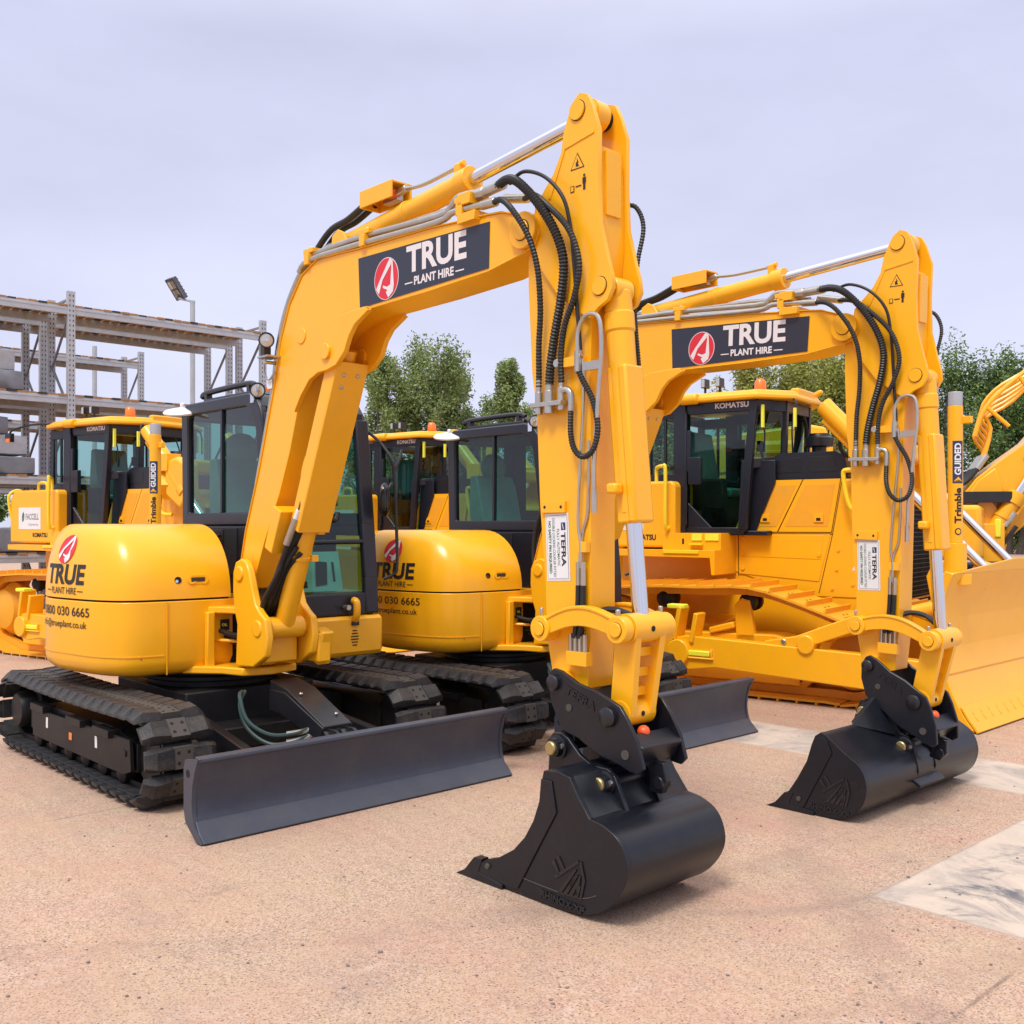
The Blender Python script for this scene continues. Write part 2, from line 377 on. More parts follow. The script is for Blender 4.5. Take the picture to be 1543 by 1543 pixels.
def make_track(root, side, pads_mesh):
    # continuous belt, shoes round an oval, frame, rollers, wheels
    sc = .905*side; cx = 1.12; cz = .300; Ri = .215
    m = MB('chassis')
    path = []
    for i in range(17):
        a = -PI/2+PI*i/16; path.append((cx+Ri*math.cos(a), cz+Ri*math.sin(a)))
    path.append((0, cz+Ri-.012))
    for i in range(17):
        a = PI/2+PI*i/16; path.append((-cx+Ri*math.cos(a), cz+Ri*math.sin(a)))
    inner = [(p[0]*.985, cz+(p[1]-cz)*.86) for p in path]
    m.ring(path, inner, sc-.09, sc+.09)
    tr = m.build('track', root)
    n = 40; Lst = 2*cx; Rr = Ri+.004; tot = 2*Lst+2*PI*Rr
    for i in range(n):
        d = (i+.5)*tot/n % tot
        if d < Lst: x = -cx+d; z = cz+Rr; a = 0; z -= .014*math.sin(PI*d/Lst)
        elif d < Lst+PI*Rr: q = (d-Lst)/Rr; x = cx+Rr*math.sin(q); z = cz+Rr*math.cos(q); a = -q
        elif d < 2*Lst+PI*Rr: x = cx-(d-Lst-PI*Rr); z = cz-Rr; a = PI
        else: q = (d-2*Lst-PI*Rr)/Rr; x = -cx-Rr*math.sin(q); z = cz-Rr*math.cos(q); a = -PI-q
        o = bpy.data.objects.new('track_pad', pads_mesh); COL.objects.link(o); o.parent = tr
        o.matrix_local = Matrix.Translation((x, -sc, z)) @ roty(a) @ (Matrix.Identity(4) if side > 0 else Matrix.Rotation(PI, 4, 'Z'))
        md = o.modifiers.new('edges', 'BEVEL'); md.width = .006; md.segments = 1; md.limit_method = 'ANGLE'
    m = MB('chassis')      # side frame
    so = sc+.15*side
    m.prism([(-.88, .20), (-.88, .36), (-.62, .40), (.62, .42), (1.02, .36), (1.02, .19), (.7, .17), (-.6, .17)], sc-.12, sc+.12)
    m.prism([(-.72, .17), (-.72, .34), (-.5, .37), (1.0, .39), (1.02, .20), (.9, .165)], so-.012, so+.012)
    for x in (-.55, .15, .62): m.box((x, so, .39), (.26, .09, .05))
    for x in (.93,): m.box((x, so+.014*side, .30), (.05, .012, .035))
    m.m('white')
    for x in (-.42, .48): m.box((x, so+.0145*side, .30), (.035, .004, .075))
    m.m('amber').box((.03, so+.0145*side, .27), (.05, .004, .05))
    m.build('track_frame', root, bevel=.006)
    for x in (-.72, -.42, -.12, .18, .48, .78):
        m = MB('chassis'); m.lathe((x, sc-.14, .145), (0, 1, 0), [(0, .03), (.02, .065), (.08, .07), (.1, .045), (.18, .045), (.2, .07), (.26, .065), (.28, .03)], n=14)
        m.build('roller', root)
    m = MB('chassis'); m.lathe((cx, sc-.1, cz), (0, 1, 0), [(0, .05), (.01, .17), (.06, .19), (.14, .19), (.19, .17), (.2, .05)], n=24); m.build('idler', root)
    m = MB('chassis')
    m.lathe((-cx, sc-.16, cz), (0, 1, 0), [(0, .10), (.12, .12), (.13, .185), (.18, .185), (.19, .14), (.28, .135), (.31, .12), (.315, .05)], n=26)
    m.build('sprocket', root)

def pad_mesh():
    m = MB('rubber')
    h = .225; w = .071
    m.box((0, 0, .012), (2*w*.94, .36, .024))
    # two rubber wedges with bevelled noses either side of the flat bolted middle
    for sd in (-1, 1):
        y0 = .060*sd; y1 = .170*sd; y2 = h*sd
        vs = [(-w, y0, .022), (w, y0, .022), (w*.80, y0, .070), (-w*.80, y0, .070),
              (-w, y1, .022), (w, y1, .022), (w*.72, y1, .080), (-w*.72, y1, .080),
              (-w*.86, y2, .012), (w*.86, y2, .012), (w*.5, y2, .030), (-w*.5, y2, .030)]
        m.add(vs, [(0, 1, 2, 3), (3, 2, 6, 7), (7, 6, 10, 11), (8, 11, 10, 9), (0, 3, 7, 4), (4, 7, 11, 8), (1, 5, 6, 2), (5, 9, 10, 6), (0, 4, 5, 1), (4, 8, 9, 5)])
    m.m('pad_face').box((0, 0, .040), (2*w*.92, .120, .050))
    m.m('hole')
    for x in (-.030, .030):
        for y in (-.032, .032): m.cyl((x, y, .0640), (x, y, .0665), .0115, n=10)
    o = m.build('track_pad'); me = o.data; bpy.data.objects.remove(o); return me

def fwd_hood():
    """right hood: loft with a drooping front"""
    base = [(.47, .115), (.475, .35), (.455, .60), (.41, .80), (.30, .905), (.12, .975), (-.15, 1.022), (-.40, 1.048), (-.65, 1.00), (-.88, .80), (-1.03, .50), (-1.10, .22), (-1.11, .115)]
    ins = [(-.50, 0), (-.50, 0), (-.50, -.04), (-.44, -.10), (-.34, -.16), (-.20, -.19), (-.05, -.20), (.03, -.20), (.06, -.18), (.10, -.14), (.14, -.08), (.15, -.02), (.15, 0)]
    # denser loop
    def dens(a, k=3):
        q = smooth_path([(x, y, 0) for x, y in a], k); return [(p.x, p.y) for p in q]
    base = dens(base); ins = dens(ins)
    z0 = 1.197; H = .515; L = 12; vs = []; n = len(base)
    for j in range(L+1):
        h = math.sin(PI/2*j/L) if j < L else 1.
        q = 1-(max(0, 1-h**2.1))**(1/2.1)
        for (x, s), (dx, ds) in zip(base, ins): vs.append((x+dx*q, s+ds*q, z0+H*h+.012*(1 if j == L else 0)*0))
    fs = []
    for j in range(L):
        for i in range(n): fs.append((j*n+i, j*n+(i+1) % n, (j+1)*n+(i+1) % n, (j+1)*n+i))
    fs.append(tuple(range(L*n, L*n+n))); fs.append(tuple(range(n-1, -1, -1)))
    return vs, fs

def lower_house():
    base = [(.47, .12), (.475, .35), (.455, .60), (.41, .80), (.30, .905), (.12, .975), (-.15, 1.022), (-.40, 1.048), (-.65, 1.00), (-.88, .80), (-1.06, .50), (-1.15, .2), (-1.17, -.1), (-1.12, -.4), (-.98, -.7), (-.75, -.95), (-.45, -1.06), (0, -1.09), (.40, -1.09), (.40, -.25), (.42, .0)]
    right = [p for p in base[:15]]
    q = [(p.x, p.y) for p in smooth_path([(x, y, 0) for x, y in base[:18]], 3)]+base[18:]
    n = len(q); vs = []; zs = [(.672, .10), (.690, .045), (.725, .012), (.78, 0), (1.05, 0), (1.183, .0)]
    for z, i in zs:
        for x, s in q: vs.append((x-(i if x > 0 else -i)*min(1, abs(x)*2), s-(i if s > 0 else -i)*min(1, abs(s)*2), z))
    fs = [tuple(range(n)), tuple(range((len(zs))*n-1, (len(zs)-1)*n-1, -1))]
    for j in range(len(zs)-1):
        for i in range(n): fs.append((j*n+i, j*n+(i+1) % n, (j+1)*n+(i+1) % n, (j+1)*n+i))
    return vs, fs

def conform(m, vs0, bvh, push):
    """drops flat lettering onto a curved panel, from the right-hand side"""
    for i in range(vs0, len(m.v)):
        p = m.v[i]; h = bvh.ray_cast(Vector((p.x, -3, p.z)), Vector((0, 1, 0)))
        if h[0] is not None: m.v[i] = Vector((p.x, h[0].y-push-(abs(p.y)), p.z))

def round_lamp(m, c, d, r):
    c = Vector(c); d = Vector(d).normalized()
    m.m('black').lathe(c-d*.05, d, [(0, r*.55), (.012, r*.9), (.05, r*1.05), (.066, r*1.05), (.066, r*.93), (.058, r*.92)], n=20)
    m.m('lens').lathe(c, d, [(0, r*.9), (.008, r*.88), (.014, r*.5)], n=20)
    m.m('chrome').lathe(c+d*.012, d, [(0, r*.25), (.006, r*.2)], n=10)

def make_excavator(label, loc, rz, scale, pads, pz, wide_bucket):
    root = thing('tracked_excavator', label, 'excavator', loc, rz, 'yellow tracked excavators parked side by side', scale)
    MBm = pose(FOOT, FOOT, pz['boom'])
    tip = app2(MBm, TIP)
    MD = pose(TIP, tip, pz['dip'])
    bpin = app2(MD, BPIN)
    MC = pose(BPIN, bpin, pz['coup'])
    # ---------------- undercarriage
    for sd in (1, -1): make_track(root, sd, pads)
    m = MB('chassis')
    m.box((0, 0, .40), (1.15, 1.0, .32)); m.box((.1, 0, .27), (1.5, .70, .14)); m.cyl((0, 0, .5), (0, 0, .68), .46, n=32); m.cyl((0, 0, .60), (0, 0, .64), .52, n=32)
    for x in (-.42, .42):
        m.bar((x, -.80, .33), (x*.7, 0, .42), .22, .20); m.bar((x, .80, .33), (x*.7, 0, .42), .22, .20)
    m.build('car_body', root, bevel=.01)
    for sd in (1, -1):
        m = MB('black'); m.bar((.55, .42*sd, .34), (1.90, .52*sd, .17), .07, .16); m.cyl((.55, .36*sd, .34), (.55, .48*sd, .34), .07)
        m.build('blade_arm', root, bevel=.008)
    m = MB('blade_grey')
    prof = [(2.030, .445), (1.992, .38), (1.966, .30), (1.957, .22), (1.962, .15), (1.985, .085), (2.03, .035), (2.068, .012)]
    m.strip(prof, -.022, -1.115, 1.115)
    m.strip([(2.034, .452), (2.03, .43)], -.05, -1.12, 1.12)
    m.cyl((2.020, -1.12, .440), (2.020, 1.12, .440), .016, n=10)
    m.box((1.90, 0, .30), (.08, .9, .08)); m.box((1.92, 0, .16), (.06, 1.9, .05))
    bl = m.build('blade', root, bevel=.003)
    m = MB('blade_grey'); m.strip([(1.978, .105), (2.022, .045), (2.078, .004)], .012, -1.118, 1.118); m.build('cutting_edge', bl, bevel=.003)
    for sd in (1, -1):
        m = MB('blade_grey'); s0 = 1.118*sd
        m.prism([(2.036, .452), (1.998, .38), (1.972, .30), (1.963, .22), (1.97, .15), (1.99, .088), (2.072, .008), (2.02, .006), (1.89, .09), (1.868, .16), (1.868, .38), (1.885, .43)], s0-.012, s0+.012)
        m.m('hole').cyl((1.92, s0+.0125*sd, .36), (1.92, s0+.0135*sd, .36), .022, n=14)
        m.build('end_plate', bl, bevel=.003)
    m = MB('black'); g = [(1.0, .66), (1.22, .62), (1.66, .44), (1.66, .40), (1.20, .54), (1.0, .58)]
    m.prism(g, -.105, .105)
    for sd in (1, -1): m.prism([(1.0, .60), (1.20, .60), (1.66, .43), (1.62, .34), (1.15, .45), (1.0, .46)], .105*sd-.008, .105*sd+.008)
    m.m('steel').cyl((1.30, .05, .588), (1.305, .05, .605), .014, n=8); m.cyl((1.56, -.05, .477), (1.567, -.05, .497), .014, n=8)
    m.build('cylinder_guard', root, bevel=.006)
    m = MB('chassis'); m.cyl((1.05, 0, .50), (1.62, 0, .35), .062); m.lathe((1.60, 0, .356), (.967, 0, -.255), [(0, .064), (.02, .075), (.05, .075), (.06, .06)])
    bc = m.build('blade_cylinder', root)
    m = MB('chrome'); m.cyl((1.62, 0, .35), (1.80, 0, .30), .03)
    m.m('black')
    for sd in (1, -1): m.bar((1.66, .062*sd, .40), (1.93, .062*sd, .25), .022, .10, up=(0, 1, 0)) ; m.prism([(1.62, .33), (1.66, .42), (1.74, .42), (1.93, .33), (1.93, .20), (1.7, .24)], .065*sd-.012, .065*sd+.012)
    m.cyl((1.72, -.09, .345), (1.72, .09, .345), .036)
    m.build('rod', bc)
    for k, dz in ((0, 0), (1, .035)):
        m = MB('hose_green'); m.tube([(.98, .30-.02*k, .60), (1.06, .36, .58-.05*k), (1.16, .36, .44-.05*k), (1.30, .28, .36-.06*k), (1.42, .17, .37-.05*k), (1.50, .09, .41-.04*k)], .014, n=8)
        m.m('steel').tube([(1.38, .20, .365-.05*k), (1.46, .125, .385-.045*k), (1.50, .09, .41-.04*k)], .017, n=8)
        m.build('hydraulic_hose', root)
    # ---------------- house
    m = MB('yellow'); m.add(*lower_house())
    hs = m.build('house', root, angle=50, bevel=.006)
    bvl = BVHTree.FromPolygons([tuple(v) for v in m.v], m.f)
    m = MB('yellow')
    m.box((.465, .585, .935), (.006, .006, .50)); m.build('panel_seam', hs)
    m = MB('print_black'); m.box((.478, .165, 1.0), (.012, .065, .075))
    m.m('hivis').text('OIL', (.485, .19, .99), (0, -1, 0), (0, 0, 1), .02); m.build('warning_label', hs)
    m = MB('red'); m.box((.43, .74, .80), (.002, .03, .006)); m.box((.43, .74, .80), (.002, .006, .03))
    m.build('datum_mark', hs)
    m = MB('yellow_worn'); lp = [(p.x, p.y) for p in smooth_path([(x, y, 0) for x, y in [(.455, .60), (.41, .80), (.30, .905), (.12, .975), (-.15, 1.022), (-.40, 1.048), (-.65, 1.00), (-.88, .80), (-1.06, .50), (-1.15, .2)]], 4)]
    for (xa, sa), (xb, sb) in zip(lp, lp[1:]):
        na = Vector((sb-sa, xa-xb, 0)).normalized(); na = -na if na.dot(Vector((xa, sa, 0))) < 0 else na
        m.bar(Vector((xa, sa, .815))+na*.0, Vector((xb, sb, .815))+na*.0, .010, .007)
    m.build('groove_shade_strip', hs)  # body groove as a thin darker strip, its shade put into the colour
    m = MB('hole'); m.prismz([(.46, .13), (.46, .45), (.40, .78), (.29, .89), (.11, .96), (-.15, 1.007), (-.4, 1.033), (-.64, .985), (-.87, .79), (-1.03, .48), (-1.1, .13)], 1.182, 1.199); m.build('seam_gasket', hs)
    m = MB('yellow'); vs, fs = fwd_hood(); m.add(vs, fs)
    hd = m.build('hood', root, angle=60)
    bvh = BVHTree.FromPolygons([tuple(v) for v in m.v], m.f)
    m = MB('print_black')      # lettering on the hood side
    v0 = len(m.v); m.text('TRUE', (-.47, 0, 1.292), (1, 0, 0), (0, 0, 1), .140, width=.52)
    m.text('PLANT HIRE', (-.38, 0, 1.225), (1, 0, 0), (0, 0, 1), .046, width=.34, bold=False)
    m.box((-.435, 0, 1.247), (.07, 0, .006)); m.box((.01, 0, 1.247), (.07, 0, .006))
    conform(m, v0, bvh, .004)
    v0 = len(m.v); m.emblem((-.24, 0, 1.535), (1, 0, 0), (0, 0, 1), .21, .20, (0, .0015, 0), border=False)
    conform(m, v0, bvh, .004)
    m.build('logo_lettering', hd, recalc=False, smooth=False)
    m = MB('print_black'); v0 = len(m.v)
    m.text('0800 030 6665', (-.54, 0, 1.075), (1, 0, 0), (0, 0, 1), .062, width=.66, bold=False)
    m.text('info@trueplant.co.uk', (-.57, 0, .995), (1, 0, 0), (0, 0, 1), .046, width=.66, bold=False)
    conform(m, v0, bvl, .004)
    m.build('phone_lettering', hs, recalc=False, smooth=False)
    m = MB('yellow'); 
    hp = bvh.ray_cast(Vector((3, -.40, 1.33)), Vector((-1, 0, 0)))[0]
    for s_, k in ((.50, 0), (.36, 1)):
        h0, nn, _, _ = bvh.ray_cast(Vector((3, -s_, 1.325)), Vector((-1, 0, 0)))
        p = Vector((h0.x, -h0.y, h0.z)); q = Vector((nn.x, -nn.y, nn.z))
        if q.x < 0: q = -q
        if k == 0: m.m('hole').cyl(p-q*.01, p+q*.004, .024, n=14); m.m('chrome').cyl(p+q*.002+Vector((0, .01, -.008)), p+q*.006+Vector((0, .01, -.008)), .011, n=10)
        else:
            m.m('yellow'); m.cyl(p-q*.01+Vector((0, .045, 0)), p+q*.006+Vector((0, .045, 0)), .032, n=14); m.cyl(p-q*.01-Vector((0, .045, 0)), p+q*.006-Vector((0, .045, 0)), .032, n=14)
            m.box(p-q*.002, (.02, .09, .062)); m.m('wood_dark').box(p+q*.006, (.006, .10, .030))
    m.build('hood_latch', hd)
    m = MB('yellow'); m.prism([(-1.16, 1.19), (-1.14, 1.50), (-1.08, 1.60), (-.98, 1.66), (-.90, 1.66), (-.90, 1.19)], -.95, .13); m.build('rear_bonnet', root, bevel=.03, seg=3)
    m = MB('print_black')
    for z in (1.30, 1.44, 1.53, 1.60): m.box((-1.165+(z-1.3)*.12, .02, z), (.02, .26, .05))
    m.build('rear_decal', root)
    # cab step / front panel
    m = MB('yellow'); m.prism([(.38, .70), (.60, .70), (.632, .74), (.632, .985), (.61, 1.01), (.38, 1.01)], -1.095, -.36)
    fp = m.build('front_panel', root, bevel=.022, seg=3)
    m = MB('hole')
    for i in range(6): m.box((.6325, -.83, .79+.022*i), (.004, .075-abs(i-2.5)*.014, .009))
    m.m('yellow').tube([(.62, -.83, .97), (.66, -.83, 1.02), (.66, -.83, 1.11), (.62, -.83, 1.13)], .028, n=10); m.m('black').box((.640, -.83, .955), (.02, .06, .03))
    m.m('steel').cyl((.60, -.76, 1.08), (.66, -.76, 1.08), .02, n=10)
    m.build('panel_fittings', fp)
    # swing bracket
    m = MB('yellow')
    m.prismz([(.40, -.28), (.62, -.30), (.80, -.22), (.86, .0), (.80, .20), (.62, .26), (.40, .45)], .672, .725)
    m.prismz([(.40, -.28), (.58, -.28), (.78, -.16), (.82, .0), (.76, .16), (.60, .20), (.40, .34)], 1.085, 1.135)
    m.prismz([(.40, -.20), (.60, -.20), (.72, 0), (.58, .16), (.40, .30)], .88, .905)
    m.box((.50, .29, .90), (.05, .06, .40)); m.m('hole').box((.45, .1, .90), (.02, .36, .36))
    m.build('swing_mount', root, bevel=.01)
    m = MB('yellow'); m.cyl((.72, 0, .735), (.72, 0, 1.08), .115, n=24); m.box((.86, 0, .90), (.22, .25, .26))
    W = [(.70, .735), (.94, .745), (1.10, .83), (1.13, .96), (1.10, 1.08), (1.03, 1.12), (.97, 1.17), (.93, 1.27), (.885, 1.39), (.84, 1.455), (.78, 1.475), (.70, 1.45), (.665, 1.38), (.66, 1.25), (.68, 1.12), (.72, 1.02)]
    for sd in (1, -1): m.prism(W, .175*sd-.026, .175*sd+.026)
    m.cyl((FOOT[0]+.02, -.215, FOOT[1]+.03), (FOOT[0]+.02, .215, FOOT[1]+.03), .055); m.cyl((1.0, -.21, 1.01), (1.0, .21, 1.01), .06)
    m.box((1.04, -.25, .86), (.16, .10, .20)); m.bar((1.08, -.27, .98), (1.02, -.27, .75), .10, .12)
    m.build('swing_bracket', root, bevel=.012, seg=3)
    m = MB('hose')
    for k in range(5):
        o = .035*k
        m.tube([(1.24+.05*math.sin(k), .10-.03*k, 1.60-.04*k), (1.16, .13-.03*k, 1.40), (1.02-.02*k, .16-.05*k, 1.20-.02*k), (.86-.04*k, .13-.06*k, 1.02), (.66, .16-.05*k, .94-.03*k), (.48, .2-.04*k, .96-.04*k)], .017, n=8)
    m.build('hose_bundle', root)
    m = MB('hose')
    for k in range(3): m.tube([(.62, -.02-.03*k, 1.95), (.50, -.02-.035*k, 1.70), (.50+.02*k, .0-.03*k, 1.45), (.62, .04-.03*k, 1.22), (.58, .05-.03*k, 1.02)], .018, n=8)
    m.build('hose_loop', root)
    # ---------------- cab
    make_cab(root)
    # ---------------- boom
    m = MB('yellow'); hw = .128
    m.prism(BOOM_OUT+BOOM_NOSE+BOOM_IN, -hw+.010, hw-.010)
    m.strip(BOOM_OUT+BOOM_NOSE, .009, -hw, hw); m.strip(BOOM_NOSE[-1:]+BOOM_IN, .009, -hw, hw)
    for sd in (1, -1):
        m.prism(GUSSET, (hw-.012)*sd, (hw+.022)*sd)
        m.cyl((1.76, .10*sd, 2.774), (1.76, .168*sd, 2.774), .050, n=20)
        m.cyl((TIP[0], .10*sd, TIP[1]), (TIP[0], .150*sd, TIP[1]), .092, n=28); m.m('hole').cyl((TIP[0], .14*sd, TIP[1]), (TIP[0], .1512*sd, TIP[1]), .055, n=24); m.m('yellow'); m.cyl((TIP[0], .15*sd, TIP[1]), (TIP[0], .160*sd, TIP[1]), .050, n=20)
        m.cyl((1.42, (hw-.02)*sd, 2.92), (1.42, (hw-.003)*sd, 2.92), .052, n=24); m.box((2.72, (hw-.006)*sd, 3.0), (.9, .012, .012)) if False else None
        m.prism([(1.72, 3.36), (1.74, 3.50), (1.80, 3.53), (1.86, 3.50), (1.95, 3.36)], .085*sd-.012, .085*sd+.012)
    bo = m.build('boom', root, bevel=.008, delta=MBm)
    m = MB('yellow_worn')      # weld bead round the cylinder gusset, grease at the pins
    for sd in (1, -1): m.tube([(x, (hw+.001)*sd, z) for x, z in GUSSET[-1:]+GUSSET[:6]], .0055, n=6, smooth=4)
    m.build('weld_bead', bo)
    m = MB('sign_black'); y = hw-.006
    m.add([(2.061, y, 3.294), (3.236, y, 3.262), (3.228, y, 3.024), (2.078, y, 2.995), (2.061, y-.003, 3.294), (3.236, y-.003, 3.262), (3.228, y-.003, 3.024), (2.078, y-.003, 2.995)], [(0, 1, 2, 3), (4, 5, 1, 0), (5, 6, 2, 1), (6, 7, 3, 2), (7, 4, 0, 3)])
    m.emblem((2.345, y+.001, 3.125), (1, 0, -.01), (0, 0, 1), .225, .235, (0, .0012, 0))
    m.m('sign_white').text('TRUE', (2.535, y+.001, 3.120), (1, 0, -.02), (0, 0, 1), .150, width=.52)
    m.text('PLANT HIRE', (2.605, y+.001, 3.044), (1, 0, -.02), (0, 0, 1), .048, width=.345)
    m.add([(2.52, y+.001, 3.066), (2.59, y+.001, 3.065), (2.59, y+.001, 3.058), (2.52, y+.001, 3.059)], [(0, 1, 2, 3)])
    m.add([(2.965, y+.001, 3.058), (3.035, y+.001, 3.057), (3.035, y+.001, 3.050), (2.965, y+.001, 3.051)], [(0, 1, 2, 3)])
    m.build('sign', bo, recalc=False, smooth=False)
    # rigid pipes with clamps along the boom back
    for k, (pp, r) in enumerate([([(.82, .10, 1.98), (1.02, .10, 2.56), (1.105, .10, 2.90), (1.21, .10, 3.13), (1.36, .10, 3.31), (1.50, .10, 3.405), (1.62, .10, 3.425), (2.10, .10, 3.425), (2.80, .10, 3.392), (2.90, .10, 3.415), (2.98, .10, 3.455), (3.20, .10, 3.43)], .020),
                                ([(.84, .05, 2.02), (1.03, .05, 2.62), (1.13, .05, 2.98), (1.23, .05, 3.19), (1.39, .05, 3.37), (1.56, .05, 3.45), (1.70, .05, 3.465), (2.2, .05, 3.44), (2.75, .05, 3.43), (3.05, .05, 3.40), (3.2, .06, 3.39)], .016),
                                ([(1.40, .125, 3.33), (1.52, .125, 3.385), (2.05, .125, 3.378), (2.80, .125, 3.348), (2.95, .125, 3.372), (3.22, .125, 3.355)], .018)]):
        m = MB('steel'); m.tube(pp, r, n=10, smooth=4); m.build('hydraulic_pipe', bo)
    for x, z in ((2.13, 3.385), (3.02, 3.37), (1.52, 3.39)):
        m = MB('yellow'); m.box((x, .09, z), (.05, .12, .07)); m.box((x, .09, z+.055), (.11, .09, .03)); m.m('steel').cyl((x, .10, z+.06), (x, .10, z+.085), .012, n=8)
        m.build('pipe_clamp', bo, bevel=.004)
    m = MB('steel')
    m.cyl((3.16, .10, 3.43), (3.34, .12, 3.43), .028, n=12); m.cyl((3.18, .125, 3.355), (3.30, .135, 3.345), .024, n=12)
    m.cyl((3.24, .02, 3.40), (3.42, .02, 3.36), .024, n=12); m.cyl((3.12, .10, 3.43), (3.18, .10, 3.43), .034, n=8)
    m.m('yellow').box((3.06, .08, 3.415), (.10, .14, .06)); m.box((3.09, .08, 3.31), (.14, .16, .05))
    m.build('hose_coupling', bo, bevel=.003)
    m = MB('steel'); m.cyl((1.10, .12, 2.78), (1.10, .20, 2.78), .012, n=8); m.box((1.10, .17, 2.815), (.13, .10, .012)); m.tube([(1.02, .14, 2.85), (1.0, .15, 2.75), (1.06, .15, 2.67), (1.12, .14, 2.72)], .007, n=6)
    m.m('white').box((1.05, .135, 2.64), (.06, .004, .05))
    round_lamp(m, (1.10, .19, 2.925), (.86, .38, -.05), .050)
    m.m('black').box((1.065, .175, 2.87), (.05, .05, .12))
    m.build('work_lamp', bo)
    # ---------------- boom cylinder
    p0 = Vector((1.0, 0, 1.01)); p1 = Vector(app(MBm, (1.76, 0, 2.774))); d = (p1-p0).normalized(); L = (p1-p0).length
    m = MB('yellow'); m.cyl(p0-d*.02, p0+d*1.08, .068, n=22); m.cyl((p0.x, -.13, p0.z), (p0.x, .13, p0.z), .075)
    m.cyl(p0+d*.96, p0+d*1.10, .078, n=22); m.cyl(p0+d*.52, p0+d*.55, .078, n=22); m.cyl(p0+d*.72, p0+d*.745, .078, n=22)
    for q in (.535, .733): m.box(p0+d*q+Vector((.05, -.07, -.02)), (.05, .05, .045))
    m.tube([p0+d*1.02+Vector((-.03, .075, .03)), p0+d*1.10+Vector((-.03, .09, .03)), p0+d*1.22+Vector((-.03, .085, .03))], .02, n=8)
    bcl = m.build('boom_cylinder', root, bevel=.004)
    m = MB('chrome'); m.cyl(p0+d*1.05, p1, .038, n=18); m.m('yellow').cyl(p1-d*.05, p1+d*.03, .06); m.build('rod', bcl)
    m = MB('yellow'); u = Vector((d.z, 0, -d.x))       # guard over the rod
    a = p0+d*.74+u*.088; b = p0+d*(L-.03)+u*.088
    m.bar(a, b, .235, .014, up=u); m.bar(a+Vector((0, .112, 0))-u*.055, b+Vector((0, .112, 0))-u*.055, .014, .11, up=u); m.bar(a+Vector((0, -.112, 0))-u*.055, b+Vector((0, -.112, 0))-u*.055, .014, .11, up=u)
    for q, s_ in ((.08, .05), (.08, -.05), (.16, .05)): m.m('steel').cyl(b-d*q+u*.006+Vector((0, s_, 0)), b-d*q+u*.016+Vector((0, s_, 0)), .014, n=8)
    m.build('rod_guard', bcl, bevel=.006)
    m = MB('yellow'); q = p0+d*.70+Vector((-.10, .10, .02)); m.bar(q-d*.15, q+d*.15, .18, .10, up=u); m.build('hose_guard_box', bcl, bevel=.006)
    m = MB('hose')
    for k in range(3):
        m.tube([p0+d*(1.22-.2*(k > 0))+Vector((-.03, .085-.03*k, .03)), p0+d*.9+Vector((.045, .10-.03*k, 0)), p0+d*.55+Vector((.0, .12-.03*k, .0)), p0+d*.30+Vector((-.05, .125-.03*k, 0)), p0+d*.10+Vector((-.14, .10-.03*k, -.02)), p0+Vector((-.30, .12, -.07))], .021, n=9)
    m.m('steel').cyl(p0+d*.62+Vector((.01, .13, 0)), p0+d*.80+Vector((.04, .12, 0)), .026, n=10); m.m('white').cyl(p0+d*.80+Vector((.04, .12, 0)), p0+d*.86+Vector((.045, .115, 0)), .02, n=10)
    m.build('hydraulic_hose', bcl)
    # ---------------- dipper cylinder
    p0 = Vector(app(MBm, (1.80, 0, 3.462))); p1 = Vector(app(MD, (3.848, 0, 3.660))); d = (p1-p0).normalized()
    m = MB('yellow'); m.cyl(p0, p0+d*1.13, .062, n=24); m.cyl(p0+d*1.08, p0+d*1.17, .074, n=24); m.cyl(p0-Vector((0, .07, 0)), p0+Vector((0, .07, 0)), .055); m.cyl(p0+d*.58, p0+d*.61, .068, n=24)
    m.box(p0+d*1.06+Vector((0, 0, .085)), (.045, .05, .06)); m.cyl(p0+d*1.04+Vector((0, 0, .11)), p0+d*1.10+Vector((0, 0, .115)), .018, n=10)
    dc = m.build('dipper_cylinder', root, bevel=.003)
    m = MB('chrome'); m.cyl(p0+d*1.1, p1-d*.05, .036, n=20); m.m('yellow').cyl(p1-Vector((0, .055, 0)), p1+Vector((0, .055, 0)), .062); m.build('rod', dc)
    m = MB('yellow'); q = p0+d*.36+Vector((0, .015, .15)); m.box(q+Vector((.03, 0, .055)), (.32, .15, .012)); m.box(q+Vector((.03, .07, .01)), (.32, .012, .10)); m.box(q+Vector((.03, -.07, .01)), (.32, .012, .10)); m.box(q+Vector((-.125, 0, .01)), (.012, .13, .10))
    m.m('orange_plastic').box(q+Vector((.12, .02, .0)), (.07, .04, .04)); m.m('steel').box(q+Vector((.08, -.02, -.01)), (.14, .05, .05)); m.cyl(q+Vector((.15, .0, .0)), q+Vector((.24, .0, .012)), .022, n=10)
    for a_ in (-.05, .06): m.cyl(q+Vector((a_, 0, .06)), q+Vector((a_, 0, .072)), .012, n=8)
    m.build('valve_guard', dc, bevel=.003)
    m = MB('steel'); m.tube([q+Vector((.22, 0, .012)), q+Vector((.40, 0, -.005)), p0+d*1.02+Vector((0, .0, .11))], .012, n=8); m.build('hydraulic_pipe', dc)
    m = MB('hose')
    for k in range(2): m.tube([q+Vector((-.12, .03-.06*k, .0)), q+Vector((-.30, .04-.06*k, -.06)), q+Vector((-.50, .05-.06*k, -.10)), app(MBm, (1.36, .03-.06*k, 3.40)), app(MBm, (1.22, .02-.05*k, 3.24)), app(MBm, (1.08, 0, 2.85)), app(MBm, (.98, 0, 2.55))], .020, n=8)
    m.build('hydraulic_hose', dc)
    # ---------------- dipper arm
    m = MB('yellow'); hd_ = .085
